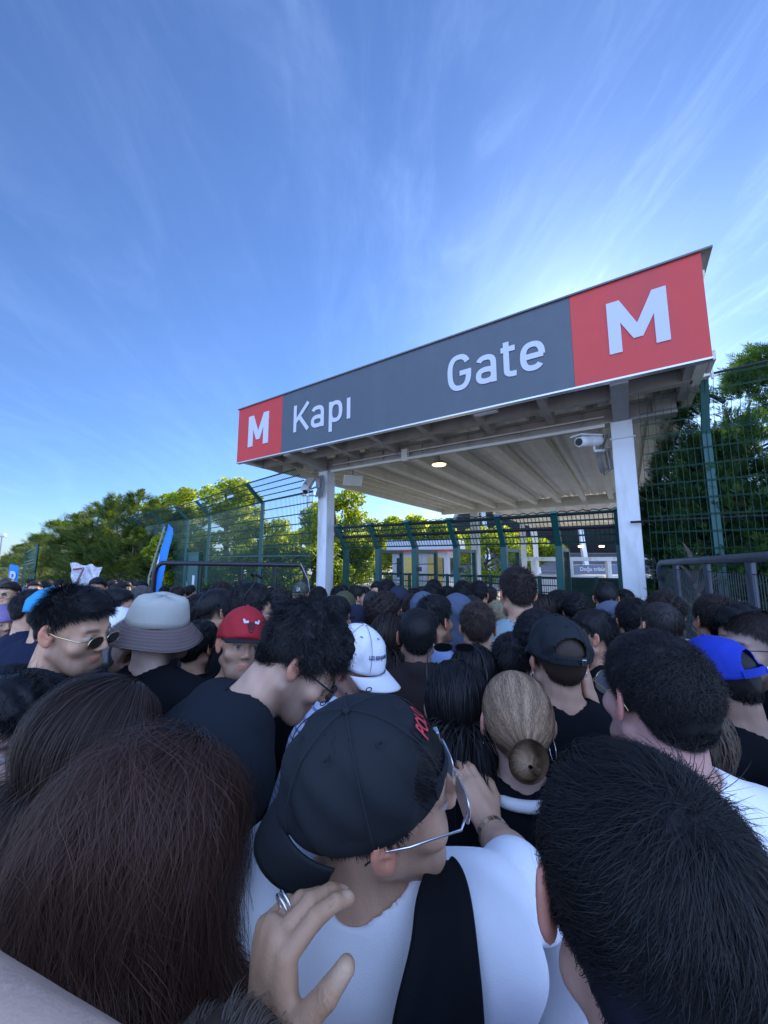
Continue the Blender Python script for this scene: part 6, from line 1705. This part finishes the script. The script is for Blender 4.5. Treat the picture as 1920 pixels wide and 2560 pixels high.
# --- left edge man
p = hero_h(6, 1862, .86, 'black curly haired man whose eye and cheek show at the left edge', 150, 10, shirt=C_NAVY, beard=.25, hstep=.0042, skin=(.46, .29, .24))
put_hair(p, [hair_shell(.018, .006, 60, 26, BLK, .006, zo=.004, top=.016, fade=.008), hair_short(9000, RG(26), (.030, .05), .7, .0014, 8, curl=.007, cfreq=1.3, base=BLK, top=1.4, fade=.4, messy=.4, clump=200, grav=.05)])

# --- two women with long brown hair, left foreground
p = hero_h(256, 1862, .78, 'woman with long straight dark brown hair behind the nearest brunette', 22, 0, fem=True, build=.9, shirt=C_NAVY)
V, F, C = hair_long(p, 30000, RG(27), .50, 20, .0008, (.040,.025,.021), wave=.004, puff=.034, tipcol=(.07,.045,.03), clump=260, flare=.3); V2, F2, C2 = hair_shell(.010, .002, 40, 27, DBR); V2 = p.hc + V2 @ p.R.T
V, F, C = merge([(V, F, C), (V2, F2, C2)]); obj('hair', V, F, m_hair, p.o, cols=C, smooth=True)
p = hero_h(388, 2100, .575, 'nearest woman with long frizzy brown hair filling the lower left', 6, 6, fem=True, build=.95, shirt=C_BLACK)
V, F, C = hair_long(p, 78000, RG(28), .52, 20, .00046, (.066, .031, .022), wave=.012, puff=.064, wild=1.3, tipcol=(.10, .046, .030), flare=.55, clump=500); V2, F2, C2 = hair_shell(.010, .002, 40, 28, DBR); V2 = p.hc + V2 @ p.R.T
V, F, C = merge([(V, F, C), (V2, F2, C2)]); obj('hair', V, F, m_hair, p.o, cols=C, smooth=True)
# --- short woman, bottom
p = hero_h(520, 3120, .33, 'short person whose grey brown hair just shows at the bottom edge', 0, 0, fem=True, build=.85, shirt=C_BLACK)
put_hair(p, [hair_shell(.006, .003, 45, 29, MBR, .006, zo=-.006), hair_short(16000, RG(29), (.03, .06), .25, .0008, 8, curl=.004, cfreq=.5, base=(.15, .115, .085), messy=.25, clump=120)])

# --- man in the reversed black cap, white tee
hd = W(952, 1968, .55)
p = hero_h(952, 1968, .55, 'man in white tee and backwards black cap with red lettering looking right', 12, 68, pitch=3, roll=20, shirt=C_WHITE, neck=.066, hstep=.0036, beard=.22, wr=.015, fine=.0055, cstep=.0105, skin=(.60, .35, .23), build=1.15, lean=-10, armr=.86, extra=((W(700, 2190, .64), W(930, 2290, .66), .052), (W(930, 2300, .66), W(1215, 2270, .63), .050)),
           arms={-1: dict(sh=W(690, 2190, .64), el=W(625, 2620, .60), wr=W(640, 3000, .74)), 1: dict(sh=W(1215, 2290, .63), el=W(1300, 2190, .70), wr=W(1226, 2072, .83), hand=dict(dir=(-.30, .50, .60), nrm=(.2, -.75, .6), curl=.42, tcurl=.6, scale=.88))}, hands=(1,))
put_hair(p, [hair_shell(.006, .002, 60, 30, BLK, .005, zo=-.006), hair_short(9000, RG(30), (.018, .030), .3, .0011, 6, base=BLK, grav=.15, messy=.3, top=1.2)])
CM = p.HM @ Matrix.Translation((0, -.006, 0)) @ Matrix.Rotation(R_(12), 4, 'X')
cap_hat(p.o, CM, K_BLACK, rev=True, grow=.013, tall=.008, brim=.046, opening=True, curve=.034, droop=.040, seams=True)
surf_text('POLO', p.o, mat('red_thread', (.62, .05, .07), .7),   .34, -.26, .50, .72, shear=.3, bold=.02, tall=.008, grow=.0135).matrix_local = CM
shades(p.o, p.HM, lens=mat('clear_lens', (.09, .095, .11), .05), frame=mat('silver', (.85, .85, .87), .2, 1.0), y=.106, z=-.004, rect=True, w_=.054, hh=.036, wire=.0013, name='glasses')
# black garment over the right shoulder
def tl(x, y, Y): return wl(p.loc, p.yaw, W(x, y, Y))
rows = []
for (xa_, ya_, Ya), (xb_, yb_, Yb) in (((1085, 2130, .60), (1125, 2128, .62)), ((1055, 2180, .53), (1160, 2165, .57)), ((1040, 2260, .475), (1185, 2250, .52)), ((1035, 2350, .45), (1200, 2370, .49)), ((1005, 2450, .435), (1212, 2470, .47)), ((975, 2580, .42), (1222, 2600, .455)), ((965, 2750, .415), (1230, 2750, .44)), ((960, 2950, .41), (1235, 2950, .435))):
    a = tl(xa_, ya_, Ya); c = tl(xb_, yb_, Yb); rows.append([a + (c-a)*t + np.array([0, -.010*math.sin(t*PI) - .004*math.sin(t*14+ya_*.01), 0]) for t in np.linspace(0, 1, 12)])
g_ = grid_obj('draped_garment', np.array(rows), C_BLACK, p.o, thick=.012)
sm = g_.modifiers.new('u', 'SUBSURF'); sm.levels = 2; sm.render_levels = 2
# bracelet watch
el, wr_ = p.arm(1)[1], p.arm(1)[2]; dd = (wr_-el)/np.linalg.norm(wr_-el); b = MB(); u_ = np.cross(dd, [0,0,1.]); u_ /= np.linalg.norm(u_); v_ = np.cross(dd, u_); c0 = wr_ - dd*.022
for k in range(18):
    a = 2*PI*k/18; q = c0 + (u_*math.cos(a)*.031 + v_*math.sin(a)*.029); t_ = (-u_*math.sin(a) + v_*math.cos(a)); b.bar((q - t_*.0045)[:], (q + t_*.0045)[:], .014, .004, up=(u_*math.cos(a)+v_*math.sin(a))[:])
b.build('wrist_watch', mat('watch_steel', (.72, .68, .58), .25, 1.0), p.o)
# seam and print on the tee back
V, F = fit_text('NSY', -.085, .285, .03, .335, extrude=.001)
obj('lettering', np.array([p.pel + p.T @ np.array([x, -.130 + .6*x*x, z]) for x, y, z in V]), F, mat('navy_print', (.05, .05, .22), .8), p.o)

# --- the photographer behind the camera: only the left hand with a ring shows
def photog():
    head = (-.12, -.34, 1.70)
    return _hero(head, 'person below the viewpoint whose bent left hand wears a silver band ring', 6, 0, pitch=0, shirt=C_GREY, hstep=.007, step=.018, skin=(.56, .32, .19), sleeve='short', fem=True, build=.95,
        arms={-1: dict(el=W(560, 3500, .30), wr=W(672, 2620, .400), hand=dict(dir=(.0, .12, 1), nrm=(-.74, -.60, .28), thumb=1, joints=((1.02,.38,.35),(1.12,.5,.4),(1.18,.6,.5),(1.25,.7,.6)), tdirs=((.55,-.38,.66),(.66,-.02,.70),(.62,.12,.70)), scale=.92, tnail=(-.2,-1,.3), fine=.0027)),
              1: dict(el=(.16, -.16, 1.50), wr=(.05, -.14, 1.78), hand=dict(dir=(-.2, .2, .8), nrm=(1, .2, 0), curl=.8))}, hands=(-1,))
p = photog(); put_hair(p, [hair_shell(.010, .003, 50, 31, DBR, .008)])
sp = p.arm(-1)[3]; wr_ = p.arm(-1)[2]; d = np.array(sp['dir']); d /= np.linalg.norm(d); n_ = np.array(sp['nrm']); n_ -= d*n_.dot(d); n_ /= np.linalg.norm(n_); a_ = np.cross(d, n_)
fp = wr_ + d*.0925 + a_*(-.009); dd = d + a_*(.06*(1.3-2)); dd /= np.linalg.norm(dd); fd = dd*math.cos(1.18) - n_*math.sin(1.18); c0 = fp + fd*.014
for kk in (-.0022, .0022):
    b = MB(); u_ = a_; v_ = np.cross(fd, u_); b.tube([tuple(c0 + fd*kk + (u_*math.cos(t)+v_*math.sin(t))*.0106) for t in np.linspace(0, 2*PI, 25)], .0014, 6, caps=False)
    b.build('ring', mat('silver', (.85, .85, .87), .2, 1.0), p.o, smooth=True)

# --- neighbour with the pale raised forearm, bottom left corner
p = _hero((-.72, -.22, 1.76), 'neighbour whose pale bare arm crosses the bottom left corner', 20, 0, shirt=C_BEIGE, sleeve='short', step=.02, hstep=.008, off=.012, wr=.002, skin=(.62, .40, .29),
    arms={1: dict(el=W(-420, 2440, .34), wr=W(560, 3000, .205), hand=dict(dir=(1, -.3, -.1), nrm=(0, -.2, 1), curl=.7))})
put_hair(p, [hair_shell(.010, .003, 50, 32, DBR, .008)])

# --- person with white cap, drink and phone between profile man and bucket hat
p = hero_h(292, 1600, 1.62, 'dark bearded man in white cap drinking from a cup beside the bucket hat', 120, 0, beard=.9, shirt=C_NAVY, sleeve='long', skin=(.25, .14, .10), pitch=-12,
           arms={1: dict(el=W(225, 1760, 1.40), wr=W(262, 1685, 1.36), hand=dict(dir=(.35, .1, .75), nrm=(-.3, -.9, .2), curl=.75, tcurl=.8)), -1: dict(el=W(330, 1770, 1.45), wr=W(296, 1690, 1.42), hand=dict(dir=(.1, .15, 1), nrm=(-.6, -.8, 0), curl=.65, tcurl=.6))}, hands=(1, -1))
put_hair(p, [hair_shell(.004, .001, 80, 33, BLK, .007)]); cap_hat(p.o, p.HM, K_WHITE, grow=.015, tall=.006, brim=.07, rev=False)
X = W(318, 1612, 1.44); cp = tag(empty('drink_cup', (X[0], X[1], X[2]-.085)), 'dark printed drink cup with gold rim held beside the bucket hat', 'cup')
MB().tube([(0,0,0),(0,0,.095)], [.030, .040], 24).build('cup_body', mat('cup_print', (.03,.035,.045), .35, var=.4, vscale=30), cp, smooth=False)
MB().tube([(0,0,.0955),(0,0,.105)], [.042, .042], 24).build('rim', mat('gold_wire', (.75, .62, .35), .25, 1.0), cp)
V, F = fit_text('ORG', -.8, .035, .55, .06, bold=.02); R0 = .0358; obj('lettering', np.array([(math.sin(x)*R0, -math.cos(x)*R0 - .0003, z) for x, y, z in V]), F, mat('cup_letter', (.35,.38,.4), .6), cp)
MB().tube([(0, 0, .062), (0, 0, .085)], [.0372, .0394], 24).build('orange_band', mat('cup_orange', (.55,.12,.03), .5), cp)
X = W(252, 1650, 1.34); ph_ = tag(empty('phone', X, R_(-20)), 'black phone held at the chin of the profile man in gold glasses', 'phone')
MB().box(-.036, -.004, -.075, .036, .004, .075).build('case', m_dark, ph_, bevel=.003); MB().box(-.033, -.0055, -.071, .033, -.0042, .071).build('screen', m_glass, ph_)
ph_.rotation_euler = (R_(-55), R_(40), R_(-20))
